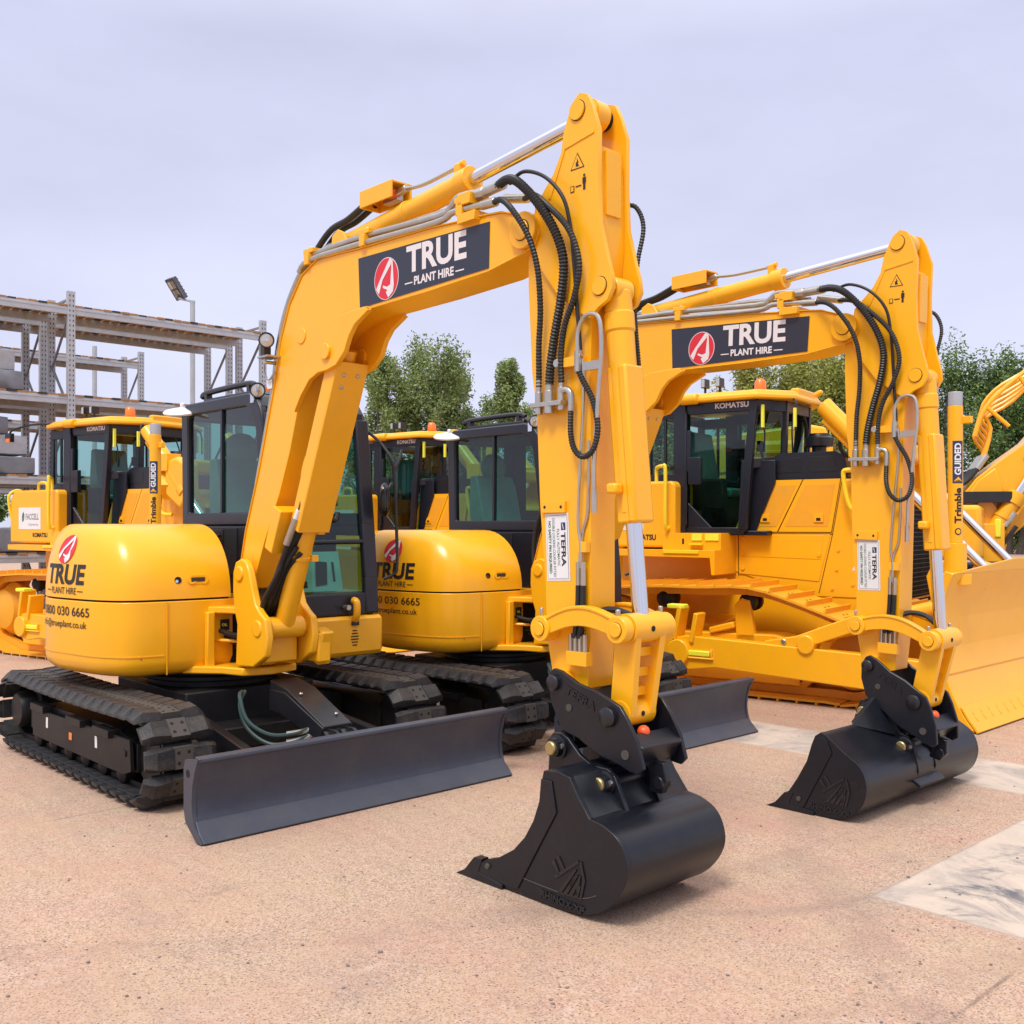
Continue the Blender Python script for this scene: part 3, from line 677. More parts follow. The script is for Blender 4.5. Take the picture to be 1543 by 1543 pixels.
    m.prism(DIP_BOX, -hd_, hd_)
    for sd in (1, -1):
        m.prism(DIP_EAR, sd*(hd_+.0015), sd*(hd_+.026))
        m.m('hole').cyl((3.845, .07*sd, 3.655), (3.845, .1125*sd, 3.655), .050, n=20); m.cyl((3.984, .07*sd, 2.805), (3.984, .1125*sd, 2.805), .046, n=20); m.m('yellow'); m.cyl((3.845, .07*sd, 3.655), (3.845, .122*sd, 3.655), .046, n=20); m.cyl((3.984, .07*sd, 2.805), (3.984, .120*sd, 2.805), .042, n=20)
        m.cyl((3.655, .08*sd, 1.205), (3.655, .128*sd, 1.205), .060, n=22)
    m.cyl((3.845, -.04, 3.655), (3.845, .04, 3.655), .075, n=22)
    m.cyl((BPIN[0], -.14, BPIN[1]), (BPIN[0], .14, BPIN[1]), .062, n=22)
    m.box((3.67, hd_+.008, 1.79), (.16, .016, .055)); m.box((3.965, 0, 3.3), (.02, .10, .30))
    m.bar((3.76, .112, 3.50), (3.66, .112, 3.28), .008, .018); m.bar((3.95, .112, 3.53), (3.76, .112, 3.50), .008, .018)
    m.m('hole')
    for x in (3.615, 3.725): m.cyl((x, hd_+.016, 1.79), (x, hd_+.018, 1.79), .008, n=8)
    m.m('yellow').box((3.80, hd_+.02, 2.475), (.16, .04, .045)); m.m('steel').cyl((3.73, hd_+.03, 2.475), (3.73, hd_+.055, 2.475), .02, n=10); m.cyl((3.87, hd_+.03, 2.49), (3.87, hd_+.055, 2.49), .016, n=10)
    m.m('yellow').box((3.85, hd_+.02, 1.075), (.13, .045, .065)); m.box((3.875, hd_+.02, 1.60), (.06, .03, .05))
    di = m.build('dipper_arm', root, bevel=.006, delta=MD)
    y = hd_+.0018
    m = MB('white'); a = math.atan2(.02, .31)
    ux = Vector((.045, 0, -1)).normalized(); uy = Vector((1, 0, .045)).normalized(); o = Vector((3.606, y, 1.755))
    def lab(x0, x1, y0, y1, dy, mname):
        m.m(mname); m.add([o+ux*x0+uy*y0+Vector((0, dy, 0)), o+ux*x1+uy*y0+Vector((0, dy, 0)), o+ux*x1+uy*y1+Vector((0, dy, 0)), o+ux*x0+uy*y1+Vector((0, dy, 0))], [(0, 1, 2, 3)])
    lab(0, .325, 0, .155, 0, 'white'); lab(.008, .317, .008, .147, .0008, 'print_grey'); lab(.0105, .3145, .0105, .1445, .0014, 'white')
    lab(.045, .082, .105, .135, .002, 'navy')
    m.m('white').poly2([(0, 0), (1, .5), (.8, .65), (0, .25)], o+ux*.05+uy*.112+Vector((0, .0026, 0)), ux*.03, uy*.018)
    m.m('print_black').text('TEFRA', o+ux*.092+uy*.103+Vector((0, .002, 0)), ux, uy, .030, width=.165)
    m.m('print_green').text('FULLY AUTOMATIC', o+ux*.075+uy*.076+Vector((0, .002, 0)), ux, uy, .016, width=.18, bold=False)
    m.text('DOUBLE LOCKING COUPLER FITTED', o+ux*.022+uy*.047+Vector((0, .002, 0)), ux, uy, .016, width=.285, bold=False)
    m.text('NO SAFETY PIN REQUIRED', o+ux*.035+uy*.020+Vector((0, .002, 0)), ux, uy, .017, width=.255)
    m.build('sticker', di, recalc=False, smooth=False)
    m = MB('print_black'); y2 = hd_+.0275; o = Vector((3.80, y2, 3.36)); 
    def tri(r, dy, mn): m.m(mn).poly2([(-.87*r, -.5*r), (.87*r, -.5*r), (0, r)], o+Vector((.045, dy, .045)), (1, 0, 0), (0, 0, 1))
    tri(.052, 0, 'print_black'); tri(.043, .0008, 'yellow')
    m.m('print_black').poly2([(-.010, -.015), (.012, -.015), (.004, .002), (.010, .004), (-.004, .028), (-.001, .008), (-.009, .006)], o+Vector((.045, .0016, .045)), (1, 0, 0), (0, 0, 1))
    for x0, x1, z0, z1 in ((.0, .025, -.085, -.055), (.082, .096, -.088, -.058), (.078, .100, -.058, -.030), (.083, .095, -.026, -.014), (.034, .070, -.066, -.060)):
        m.add([o+Vector((x0, .001, z0)), o+Vector((x1, .001, z0)), o+Vector((x1, .001, z1)), o+Vector((x0, .001, z1))], [(0, 1, 2, 3)])
    m.m('yellow').add([o+Vector((.004, .0016, -.081)), o+Vector((.021, .0016, -.081)), o+Vector((.021, .0016, -.059)), o+Vector((.004, .0016, -.059))], [(0, 1, 2, 3)])
    m.build('warning_sticker', di, recalc=False, smooth=False)
    # pipe work and manifold on the arm
    m = MB('steel'); yy = hd_+.03
    m.box((3.665, yy+.01, 2.285), (.21, .05, .022))
    for x, z, r in ((3.60, 2.30, .020), (3.672, 2.30, .026), (3.752, 2.31, .018)):
        m.cyl((x, yy+.01, z-.06), (x, yy+.01, z+.05), r, n=10); m.cyl((x, yy+.01, z+.04), (x, yy+.01, z+.11), r*.72, n=10)
    m.tube([(3.752, yy+.01, 2.335), (3.785, yy+.01, 2.345), (3.815, yy+.01, 2.32), (3.815, yy+.01, 2.24)], .017, n=8)
    m.build('manifold', di, bevel=.002)
    m = MB('steel'); m.tube([(3.868, yy, 2.50), (3.885, yy, 2.44), (3.885, yy, 2.25), (3.865, yy, 1.98), (3.852, yy, 1.72), (3.868, yy, 1.62), (3.868, yy, 1.50)], .0075, n=8)
    m.tube([(3.90, yy-.02, 2.1), (3.895, yy-.02, 1.78), (3.86, yy-.02, 1.66), (3.858, yy, 1.50)], .0075, n=8)
    m.build('hydraulic_pipe', di)
    m = MB('steel')
    for k in range(2): m.cyl((3.855+.03*k, yy, 1.40), (3.855+.03*k, yy, 1.53), .013, n=8)
    for k in range(4): m.cyl((3.805+.03*k, yy, 1.10), (3.805+.03*k, yy, 1.19), .011, n=8)
    m.m('hose')
    for k in range(2): m.tube([(3.855+.03*k, yy, 1.42), (3.85+.03*k, yy, 1.30), (3.83+.03*k, yy, 1.17)], .014, n=8)
    m.build('grease_line', di)
    m = MB('hose')
    for k in range(2):
        m.tube([(3.84, yy-.02, 1.17), (3.90, .02-.03*k, 1.29), (4.0, -.02-.03*k, 1.30-.01*k), (4.08, -.03-.03*k, 1.25), (4.11, -.04-.03*k, 1.20)], .015, n=8)
    m.build('hydraulic_hose', di)
    # hoses from the boom to the arm
    def link(pts, nb):
        return [app(MBm if i < nb else MD, p) for i, p in enumerate(pts)]
    H1 = [(3.30, .12, 3.43), (3.42, .17, 3.42), (3.54, .21, 3.37), (3.66, .20, 3.25), (3.75, .17, 3.10), (3.79, .15, 2.95), (3.765, .14, 2.78), (3.715, .13, 2.62), (3.68, .125, 2.47), (3.672, .125, 2.38)]
    H2 = [(3.28, .135, 3.345), (3.40, .19, 3.32), (3.51, .22, 3.24), (3.60, .20, 3.10), (3.635, .17, 2.94), (3.625, .14, 2.75), (3.605, .13, 2.58), (3.60, .125, 2.44), (3.60, .125, 2.37)]
    H3 = [(3.40, .03, 3.36), (3.54, .10, 3.33), (3.70, .17, 3.23), (3.84, .17, 3.09), (3.90, .16, 2.92), (3.86, .15, 2.77), (3.79, .14, 2.65), (3.755, .13, 2.52), (3.752, .125, 2.38)]
    H4 = [(3.43, .16, 3.40), (3.56, .19, 3.42), (3.70, .18, 3.36), (3.80, .16, 3.24), (3.83, .14, 3.08), (3.845, .13, 2.88), (3.855, .125, 2.72), (3.866, .12, 2.58), (3.868, .115, 2.50)]
    for pts, r, rg in ((H1, .0215, .0028), (H2, .0145, .0016), (H3, .0145, .0016), (H4, .0095, 0)):
        m = MB('hose'); m.tube(link(pts, 2), r, n=10, ridge=rg, pitch=.016); m.build('hydraulic_hose', root, smooth=not rg)
    # ---------------- bucket cylinder and linkage
    A = app2(MD, (3.655, 1.205)); Cc = app2(MC, (4.09, .843))
    l1 = math.hypot(4.14-3.655, 1.234-1.205); l2 = math.hypot(4.14-4.09, 1.234-.843)
    dx, dz = Cc[0]-A[0], Cc[1]-A[1]; D = min(math.hypot(dx, dz), l1+l2-1e-4); aa = (l1*l1-l2*l2+D*D)/(2*D); hh = math.sqrt(max(0, l1*l1-aa*aa))
    B = (A[0]+aa*dx/D-hh*dz/D, A[1]+aa*dz/D+hh*dx/D)
    p0 = Vector(app(MD, (3.995, 0, 2.795))); p1 = Vector((B[0], 0, B[1])); d = (p1-p0).normalized(); u = Vector((-d.z, 0, d.x))
    m = MB('yellow'); m.cyl(p0-d*.0, p0+d*1.05, .066, n=24); m.cyl(p0-Vector((0, .06, 0)), p0+Vector((0, .06, 0)), .062); m.cyl(p0+d*.10, p0+d*.20, .072, n=24)
    m.bar(p0+d*.36+u*.045, p0+d*1.09+u*.045, .132, .05, up=u); m.bar(p0+d*.36-u*.0, p0+d*1.09-u*.0, .126, .10, up=u)
    m.box(p0+d*.93+Vector((-.02, .095, 0)), (.06, .06, .05))
    bk = m.build('bucket_cylinder', root, bevel=.012)
    m = MB('chrome'); m.cyl(p0+d*1.03, p1-d*.05, .038, n=22); m.build('rod', bk)
    m = MB('steel'); yy = .128
    def al(x, y_, z): return Vector(app(MD, (x, y_, z)))
    m.tube([al(3.865, yy, 2.50), al(3.862, yy, 2.60), al(3.895, yy, 2.665), al(3.955, yy, 2.68), al(4.0, yy, 2.64), al(4.01, yy, 2.50), al(3.995, yy, 2.33), al(3.975, yy, 2.10), al(3.965, yy, 1.98), al(3.965, yy, 1.80)], .0105, n=9)
    m.cyl(al(3.865, yy, 2.42), al(3.865, yy, 2.52), .019, n=8); m.cyl(al(3.965, yy, 1.76), al(3.965, yy, 1.86), .015, n=8); m.box(al(3.955, yy, 2.44), (.10, .02, .04))
    m.build('hydraulic_pipe', bk)
    m = MB('hose'); m.tube([app(MD, p) for p in [(3.815, .125, 2.25), (3.818, .13, 2.14), (3.85, .14, 2.06), (3.905, .14, 2.02), (3.97, .14, 2.05), (3.99, .13, 2.15), (3.95, .12, 2.28), (3.89, .125, 2.38), (3.865, .128, 2.43)]], .0135, n=10, ridge=.0016, pitch=.014); m.build('hydraulic_hose', bk, smooth=False)
    m = MB('hose'); m.tube([app(MD, p) for p in [(3.90, -.13, 3.24), (3.97, -.16, 3.23), (4.02, -.16, 3.12), (4.00, -.14, 2.95), (3.99, -.13, 2.75), (4.03, -.115, 2.45), (4.07, -.10, 2.2), (4.10, -.10, 1.95)]], .011, n=8, ridge=.0015, pitch=.014); m.build('far_side_hose', bk, smooth=False)
    # curved side links
    for sd in (1, -1):
        m = MB('yellow'); n = 12; up = []; lo = []
        for i in range(n+1):
            t = i/n; bx = A[0]+(B[0]-A[0])*t; bz = A[1]+(B[1]-A[1])*t
            k = math.sin(PI*t); up.append((bx, bz+.030+.068*k)); lo.append((bx, bz-.045+.060*k))
        m.prism(up+lo[::-1], sd*.128, sd*.165); m.prism([(x, z+.012) for x, z in up]+[(x, z-.004) for x, z in up][::-1], sd*.122, sd*.171)
        for P, r in ((A, .062), (B, .062)): m.cyl((P[0], .120*sd, P[1]), (P[0], .178*sd, P[1]), r, n=22); m.m('hole').cyl((P[0], .17*sd, P[1]), (P[0], .1788*sd, P[1]), r*.61, n=18); m.m('yellow').cyl((P[0], .178*sd, P[1]), (P[0], .188*sd, P[1]), r*.55, n=18)
        m.m('steel').cyl((A[0]-.01, sd*.15, A[1]+.06), (A[0]-.01, sd*.15, A[1]+.10), .010, n=8)
        m.m('steel').cyl((B[0]-.01, sd*.15, B[1]+.06), (B[0]-.01, sd*.15, B[1]+.09), .012, n=8)
        m.build('side_link', root, bevel=.005)
    m = MB('yellow'); dl = Vector((Cc[0]-B[0], 0, Cc[1]-B[1])); 
    m.cyl((B[0], -.115, B[1]), (B[0], .115, B[1]), .070, n=24); m.cyl((Cc[0], -.095, Cc[1]), (Cc[0], .095, Cc[1]), .060, n=22)
    b3 = Vector((B[0], 0, B[1])); c3 = Vector((Cc[0], 0, Cc[1]))
    for sd in (1, -1): m.bar(b3+Vector((0, .088*sd, 0)), c3+Vector((0, .068*sd, 0)), .038, .125, up=(1, 0, 0))
    for q in (.28, .52, .75): m.bar(b3+dl*q+Vector((0, -.08, 0)), b3+dl*q+Vector((0, .08, 0)), .04, .035, up=(1, 0, 0))
    m.m('hole').cyl((B[0]+.0705, .0, B[1]), (B[0]+.072, .0, B[1]), .014, n=10); m.cyl((Cc[0]+.0605, 0, Cc[1]), (Cc[0]+.062, 0, Cc[1]), .013, n=10)
    m.build('tipping_link', root, bevel=.010, seg=3)
    # ---------------- coupler
    m = MB('bucket_black'); q = .150
    for sd in (1, -1):
        m.prism(COUPLER, sd*q-.011, sd*q+.011)
    m.box((4.20, 0, .70), (.10, .28, .10), rot=Matrix.Rotation(.5, 3, 'Y')); m.box((3.98, 0, .70), (.30, .28, .06), rot=Matrix.Rotation(.35, 3, 'Y')); m.box((4.10, 0, .66), (.25, .22, .07))
    m.prism([(4.20, .64), (4.28, .64), (4.30, .56), (4.27, .50), (4.20, .50)], -.02, .02); m.cyl((4.26, -.035, .55), (4.26, .035, .55), .03)
    m.m('orange_plastic').sphere((4.17, .02, .765), .030)
    m.m('bucket_black').cyl((3.80, -.14, .70), (3.80, .14, .70), .05)
    cp = m.build('quick_coupler', root, bevel=.005, delta=MC)
    for (x, z), r in (((3.742, .955), .038), ((4.085, .838), .046)):
        m = MB('black')
        for sd in (1, -1): m.lathe((x, sd*q, z), (0, sd, 0), [(0, r), (.030, r), (.036, r*.8), (.040, r*.2)], n=20)
        m.cyl((x, -q, z), (x, q, z), r*.8, n=14)
        m.build('coupler_pin', cp, bevel=.002)
    for (x, z), r in (((3.838, .848), .018), ((4.183, .683), .022)):
        m = MB('pad_face'); m.cyl((x, q, z), (x, q+.016, z), r, n=14); m.cyl((x, -q, z), (x, -q-.016, z), r, n=14); m.build('bolt', cp)
    m = MB('bucket_black'); m.text('TEFRA', (3.81, q+.0112, .915), (1, 0, -.34), (.34, 0, 1), .040, width=.20, depth=.004); m.build('embossed_lettering', cp)
    # ---------------- bucket
    if not wide_bucket:
        W = .332; back, front = BK1_BACK, BK1_FRONT
    else:
        W = .76; back, front = BK2_BACK, BK2_FRONT
    m = MB('bucket_black'); outline = back+front
    m.strip(back[1:], .020, -W+.006, W-.006)
    bu = m.build('bucket', root, bevel=.003, angle=62, delta=None if wide_bucket else Matrix.Translation((0, -.045, 0)))
    for sd in (1, -1):
        m = MB('bucket_black')
        m.prism(outline, sd*W-.014, sd*W+.014)
        if not wide_bucket:
            m.prism([(3.36, .02), (3.52, .02), (3.735, .03), (3.985, .43), (3.955, .565), (3.89, .565), (3.878, .46), (3.84, .365), (3.785, .28), (3.71, .205), (3.60, .14), (3.53, .12)], sd*(W+.0145), sd*(W+.022))
        else:
            m.prism([bk2(p) for p in [(3.50, -.03), (3.60, -.03), (3.66, -.02), (3.845, .33), (3.815, .40), (3.78, .42), (3.745, .40), (3.725, .36), (3.69, .25), (3.63, .15), (3.57, .06)]], sd*(W+.0145), sd*(W+.022))
            m.m('hole')
            for p in ((3.985, .17), (3.995, .10), (3.975, .03)): pp = bk2(p); m.cyl((pp[0], sd*(W+.0142), pp[1]), (pp[0], sd*(W+.0155), pp[1]), .024, n=16)
            m.m('bucket_black')
        x0, z0 = back[0]
        m.prism([(x0-.035, z0-.012), (x0+.30, z0-.012), (x0+.30, z0+.012), (x0+.13, z0+.03), (x0+.16, z0+.10), (x0+.10, z0+.095), (x0+.03, z0+.02)], sd*W-.020, sd*W+.026)
        m.m('pad_face').cyl((x0+.20, sd*W, z0+.075), (x0+.20, sd*(W+.034), z0+.075), .014, n=10)
        m.build('side_plate', bu, bevel=.003)
    if not wide_bucket:
        m = MB('pad_face'); m.tube([(3.60, W+.015, .098), (3.80, W+.016, .086), (4.10, W+.016, .086), (4.22, W+.016, .125)], .0025, n=5); m.build('weld_line', bu)
    m = MB('bucket_black'); x0, z0 = back[0]; m.prism([(x0-.02, z0-.012), (x0+.26, z0-.012), (x0+.26, z0+.010), (x0+.02, z0+.012)], -W, W); m.build('cutting_edge', bu, bevel=.003)
    m = MB('black'); ex, ez = (3.905, .095) if not wide_bucket else bk2((3.715, .05)); k = .72; y = W+.0142
    m.text('RHINOX-XP', (ex-.02, y, ez-(.084 if not wide_bucket else .088)*k), (1, 0, -.04), (0, 0, 1), .046*k, width=.37*k, depth=.007)
    def st(*pts): m.prism([(ex+.15*k+x*k, ez-.01+z*k) for x, z in pts], y, y+.006)
    for k2 in range(4): st((-.03+.045*k2, .0), (.005+.045*k2, .0), (.13+.012*k2, .17-.03*k2), (.115+.012*k2, .17-.03*k2))
    st((.15, -.01), (.17, .0), (.20, .12), (.17, .23), (.155, .225), (.18, .12)); st((-.06, .09), (.14, .23), (.15, .215), (-.045, .075)); st((.12, .02), (.14, .02), (.165, .14), (.15, .14))
    st((-.08, .17), (-.06, .19), (-.01, .11), (-.02, .10)); st((-.04, .21), (-.02, .22), (.03, .15), (.015, .14)); st((.07, .06), (.11, .13), (.12, .12), (.08, .05))
    m.build('embossed_emblem', bu, bevel=.001)
    # carrying ears
    m = MB('bucket_black')
    for sd in (1, -1): m.prism(EARS, sd*.118-.012, sd*.118+.012)
    m.box((4.14, 0, .385), (.24, .34, .02), rot=Matrix.Rotation(.35, 3, 'Y')); m.box((3.85, 0, .50), (.26, .22, .02), rot=Matrix.Rotation(.2, 3, 'Y'))
    m.m('white')
    for x, z in ((3.735, .615), (4.03, .49)): m.add([(x-.014, .1305, z), (x+.010, .1305, z-.002), (x-.004, .1305, z+.022)], [(0, 1, 2)])
    ea = m.build('mounting_ears', bu, bevel=.004, delta=MBident(MC))
    for x, z in ((3.785, .66), (4.083, .543)):
        m = MB('bucket_black'); m.lathe((x, .128, z), (0, 1, 0), [(0, .056), (.014, .056), (.018, .046), (.05, .044), (.052, .034)], n=22); m.lathe((x, -.128, z), (0, -1, 0), [(0, .056), (.014, .056), (.018, .046), (.05, .044)], n=22)
        m.cyl((x, -.14, z), (x, .14, z), .030, n=14); m.m('brass').lathe((x, .128, z), (0, 1, 0), [(0, .033), (.062, .033), (.067, .028)], n=18); m.m('steel').cyl((x+.045, .15, z+.012), (x+.045, .165, z+.012), .012, n=8)
        m.build('bucket_pin', bu, delta=MBident(MC))
    if wide_bucket:
        m = MB('bucket_black'); (xa, za), (xb, zb) = back[-1], back[-4]
        m.prism([(xa+.0, za-.06), (xa-.01, za+.16), (xa+.03, za+.18), (xb+.04, zb+.02), (xb, zb-.02)], -.13, .13)
        for sd in (1, -1): m.add([(xa, .13*sd, za+.16), (xa, .42*sd, za+.02), (xa+.02, .42*sd, za+.0), (xb, .13*sd, zb+.02), (xa+.03, .13*sd, za+.16)], [(0, 1, 2, 4), (1, 0, 4, 2), (4, 2, 3)])
        m.build('mounting_boss', bu, bevel=.004)
    return root
def MBident(M): return M

def make_cab(root):
    O = [(-.87, 1.70), (-.89, 2.60), (-.86, 2.66), (-.80, 2.69), (.22, 2.69), (.33, 2.655), (.40, 2.57), (.44, 2.45), (.525, 1.70)]
    I = [(-.765, 1.80), (-.775, 2.55), (-.765, 2.585), (-.73, 2.60), (.17, 2.60), (.245, 2.57), (.30, 2.50), (.33, 2.42), (.42, 1.80)]
    LO = [(-.87, 1.02), (-.87, 1.70), (.525, 1.70), (.565, 1.28), (.575, 1.02)]
    sR, sL = -.16, -1.08
    m = MB('cab_grey')
    m.ring(O, I, sR-.055, sR+.005); m.ring(O, I, sL-.005, sL+.055)
    m.prism(LO, sR-.055, sR)
    m.ring(LO, [(-.78, 1.14), (-.78, 1.62), (.42, 1.62), (.45, 1.30), (.45, 1.14)], sL, sL+.055)
    # roof with rounded shoulders
    m.prism([(-.86, 2.66), (-.80, 2.695), (.22, 2.695), (.33, 2.66), (.40, 2.575), (.36, 2.56), (.30, 2.62), (.20, 2.645), (-.80, 2.645)], sL+.004, sR-.004)
    m.m('interior').box((-.28, (sL+sR)/2, 2.60), (1.08, sR-sL-.14, .06)); m.box((-.72, -.92, 2.15), (.16, .18, .95)); m.m('cab_grey').prism([(-.75, 2.694), (-.70, 2.735), (.10, 2.735), (.24, 2.694)], sL+.10, sR-.10)
    # front frame
    F = lambda z: .44+(2.45-z)*(.085/.75)
    for s_, w in ((sL+.065, .12), (sR-.05, .085)):
        m.bar((F(2.53), s_, 2.53), (F(1.70), s_, 1.70), w, .06, up=(1, 0, 0)); m.bar((F(1.72), s_, 1.72), (.565, s_, 1.28), w, .06, up=(1, 0, 0)); m.bar((.565, s_, 1.30), (.575, s_, 1.02), w, .06, up=(1, 0, 0))
    for z, h in ((2.52, .13), (1.575, .035), (1.10, .17)): m.box((min(F(z), .568), (sL+sR)/2, z), (.05, sR-sL-.1, h))
    for z, h in ((2.62, .12), (1.75, .10)): m.box((-.85, (sL+sR)/2, z), (.05, sR-sL-.1, h))
    m.prismx([(sR-.06, 1.02), (sL+.06, 1.02), (sL+.06, 1.75), (sR-.06, 1.75)], -.87, -.83)
    m.box((-.15, (sL+sR)/2, 1.03), (1.40, sR-sL-.02, .05))
    cab = m.build('cab', root, bevel=.014, seg=3)
    def pane(pts, nm='window'):
        m = MB('glass'); m.add(pts, [tuple(range(len(pts)))]); return m.build(nm, cab, recalc=False, smooth=False)
    pane([(x, sR-.025, z) for x, z in I]); pane([(x, sL+.025, z) for x, z in I]); pane([(x, sL+.025, z) for x, z in [(-.78, 1.14), (-.78, 1.62), (.42, 1.62), (.45, 1.30), (.45, 1.14)]])
    pane([(F(2.50)-.01, sL+.10, 2.50), (F(2.50)-.01, sR-.09, 2.50), (F(1.58)-.01, sR-.09, 1.58), (F(1.58)-.01, sL+.10, 1.58)], 'windscreen')
    pane([(F(1.56)-.02, sL+.10, 1.56), (F(1.56)-.02, sR-.09, 1.56), (.545, sR-.09, 1.16), (.545, sL+.10, 1.16)], 'lower_windscreen')
    pane([(-.85, sL+.06, 2.57), (-.85, sR-.06, 2.57), (-.85, sR-.06, 1.79), (-.85, sL+.06, 1.79)], 'rear_window')
    m = MB('cab_grey'); m.box((-.22, sR-.02, 2.2), (.028, .03, .80)); m.build('window_bar', cab, bevel=.003)
    m = MB('interior')
    m.box((-.40, sR+.003, 1.50), (.90, .012, .36)); 
    m.m('black').box((-.28, sR+.012, 1.54), (.26, .012, .26))
    for i in range(5): m.box((-.28, sR+.024, 1.455+.042*i), (.20, .03, .014), rot=Matrix.Rotation(0, 3, 'X'))
    m.build('vent_panel', cab, bevel=.003)
    m = MB('white'); m.box((-.62, sR+.012, 1.60), (.08, .004, .06)); m.m('yellow').box((-.62, sR+.0145, 1.60), (.06, .003, .035)); m.build('sticker', cab)
    # seat under clear film
    m = MB('teal_plastic'); m.prism([(-.66, 1.45), (-.45, 1.42), (-.05, 1.44), (.0, 1.50), (-.05, 1.56), (-.42, 1.57), (-.52, 1.68), (-.60, 2.0), (-.66, 2.25), (-.76, 2.25), (-.78, 1.9)], -.86, -.34)
    m.sphere((-.70, -.60, 2.34), .14, sc=(.55, 1.2, 1)); m.m('interior').box((-.38, -.64, 1.25), (.5, .4, .38)); m.box((-.2, -.95, 1.4), (.6, .14, .5)); m.box((-.2, -.33, 1.4), (.6, .12, .5))
    m.build('seat', cab, bevel=.03, seg=3)
    m = MB('interior')
    for s_ in (-.52, -.76): m.tube([(.22, s_, 1.1), (.20, s_, 1.45), (.12, s_, 1.66)], .014, n=8); m.sphere((.11, s_, 1.69), .03)
    m.box((.36, -.30, 1.62), (.06, .16, .20)); m.box((.34, -.35, 1.3), (.12, .14, .40))
    m.build('control_lever', cab)
    m = MB('paper'); m.add([(.49, -.40, 1.20), (.49, -.82, 1.20), (.42, -.82, 1.50), (.42, -.40, 1.50)], [(0, 1, 2, 3)]); m.add([(.44, -.38, 1.22), (.44, -.60, 1.22), (.40, -.60, 1.56), (.40, -.38, 1.56)], [(0, 1, 2, 3)])
    m.m('print_black').add([(.486, -.58, 1.24), (.486, -.68, 1.25), (.446, -.70, 1.42), (.446, -.60, 1.43)], [(0, 1, 2, 3)]); m.add([(.484, -.46, 1.23), (.484, -.51, 1.23), (.474, -.51, 1.28), (.474, -.46, 1.28)], [(0, 1, 2, 3)]); m.add([(.478, -.74, 1.27), (.478, -.76, 1.27), (.445, -.76, 1.42), (.445, -.74, 1.42)], [(0, 1, 2, 3)])
    m.build('manual', cab, recalc=False, smooth=False)
    m = MB('print_black'); m.tube([(.47, -.55, 2.30), (.49, -.62, 2.10), (.52, -.66, 1.85), (.525, -.67, 1.78)], .011, n=8); m.tube([(.47, -.62, 2.34), (.495, -.70, 2.10), (.525, -.74, 1.85)], .009, n=8); m.tube([(.525, -.67, 1.78), (.53, -.72, 1.74), (.525, -.75, 1.80)], .02, n=8); m.build('wiper', cab)
    # handrail and mirror at the left front corner
    m = MB('black'); m.tube([(.40, -1.09, 2.46), (.50, -1.16, 2.36), (.60, -1.20, 2.22), (.62, -1.21, 2.10), (.645, -1.21, 1.80), (.66, -1.21, 1.40), (.64, -1.19, 1.32), (.60, -1.12, 1.28)], .013, n=8); m.tube([(.62, -1.21, 2.12), (.62, -1.26, 2.22), (.60, -1.30, 2.30)], .012, n=8); m.build('handrail', cab)
    m = MB('black'); m.tube([(.62, -1.21, 2.02), (.64, -1.17, 2.03), (.645, -1.13, 1.98)], .010, n=8); m.sphere((.645, -1.10, 1.90), .10, sc=(.35, .62, 1.35)); m.m('mirror_glass').sphere((.655, -1.10, 1.90), .092, sc=(.36, .60, 1.32)); m.build('mirror', cab)
    m = MB('black'); m.tube([(-.80, -.30, 2.76), (-.70, -.30, 2.79), (-.05, -.30, 2.80), (.08, -.30, 2.77)], .024, n=10); m.box((-.70, -.30, 2.74), (.04, .05, .07)); m.box((.0, -.30, 2.75), (.04, .05, .07)); m.m('amber').cyl((-.30, -.60, 2.73), (-.30, -.60, 2.82), .055, .048); m.build('roof_rail', cab, bevel=.003)
    m = MB('white'); m.lathe((-.86, -.16, 2.62), (.18, .2, .96), [(0, .03), (.006, .155), (.020, .16), (.034, .145), (.05, .05), (.055, .02), (.085, .018), (.09, .008)], n=28); m.m('black').tube([(-.86, -.16, 2.62), (-.83, -.22, 2.58)], .03, n=8); m.build('antenna_disc', cab)
    m = MB('black'); m.tube([(.10, -.30, 2.70), (.14, -.24, 2.74), (.22, -.20, 2.72), (.28, -.18, 2.66)], .014, n=8); round_lamp(m, (.34, -.17, 2.70), (.86, .40, -.05), .055); m.box((.30, -.17, 2.65), (.05, .05, .08)); m.build('work_lamp', cab)
# ------------------------------------------------------------------ bulldozers
def shoe_mesh():
    m = MB('yellow_worn'); w = .36
    m.box((0, 0, .014), (.205, 2*w, .022)); m.prism([(-.075, .02), (-.05, .02), (-.056, .075), (-.068, .075)], -w, w)
    m.m('hole')
    for y in (-.05, .05): m.cyl((.03, y, .0255), (.03, y, .0275), .014, n=8)
    o = m.build('track_shoe'); me = o.data; bpy.data.objects.remove(o); return me

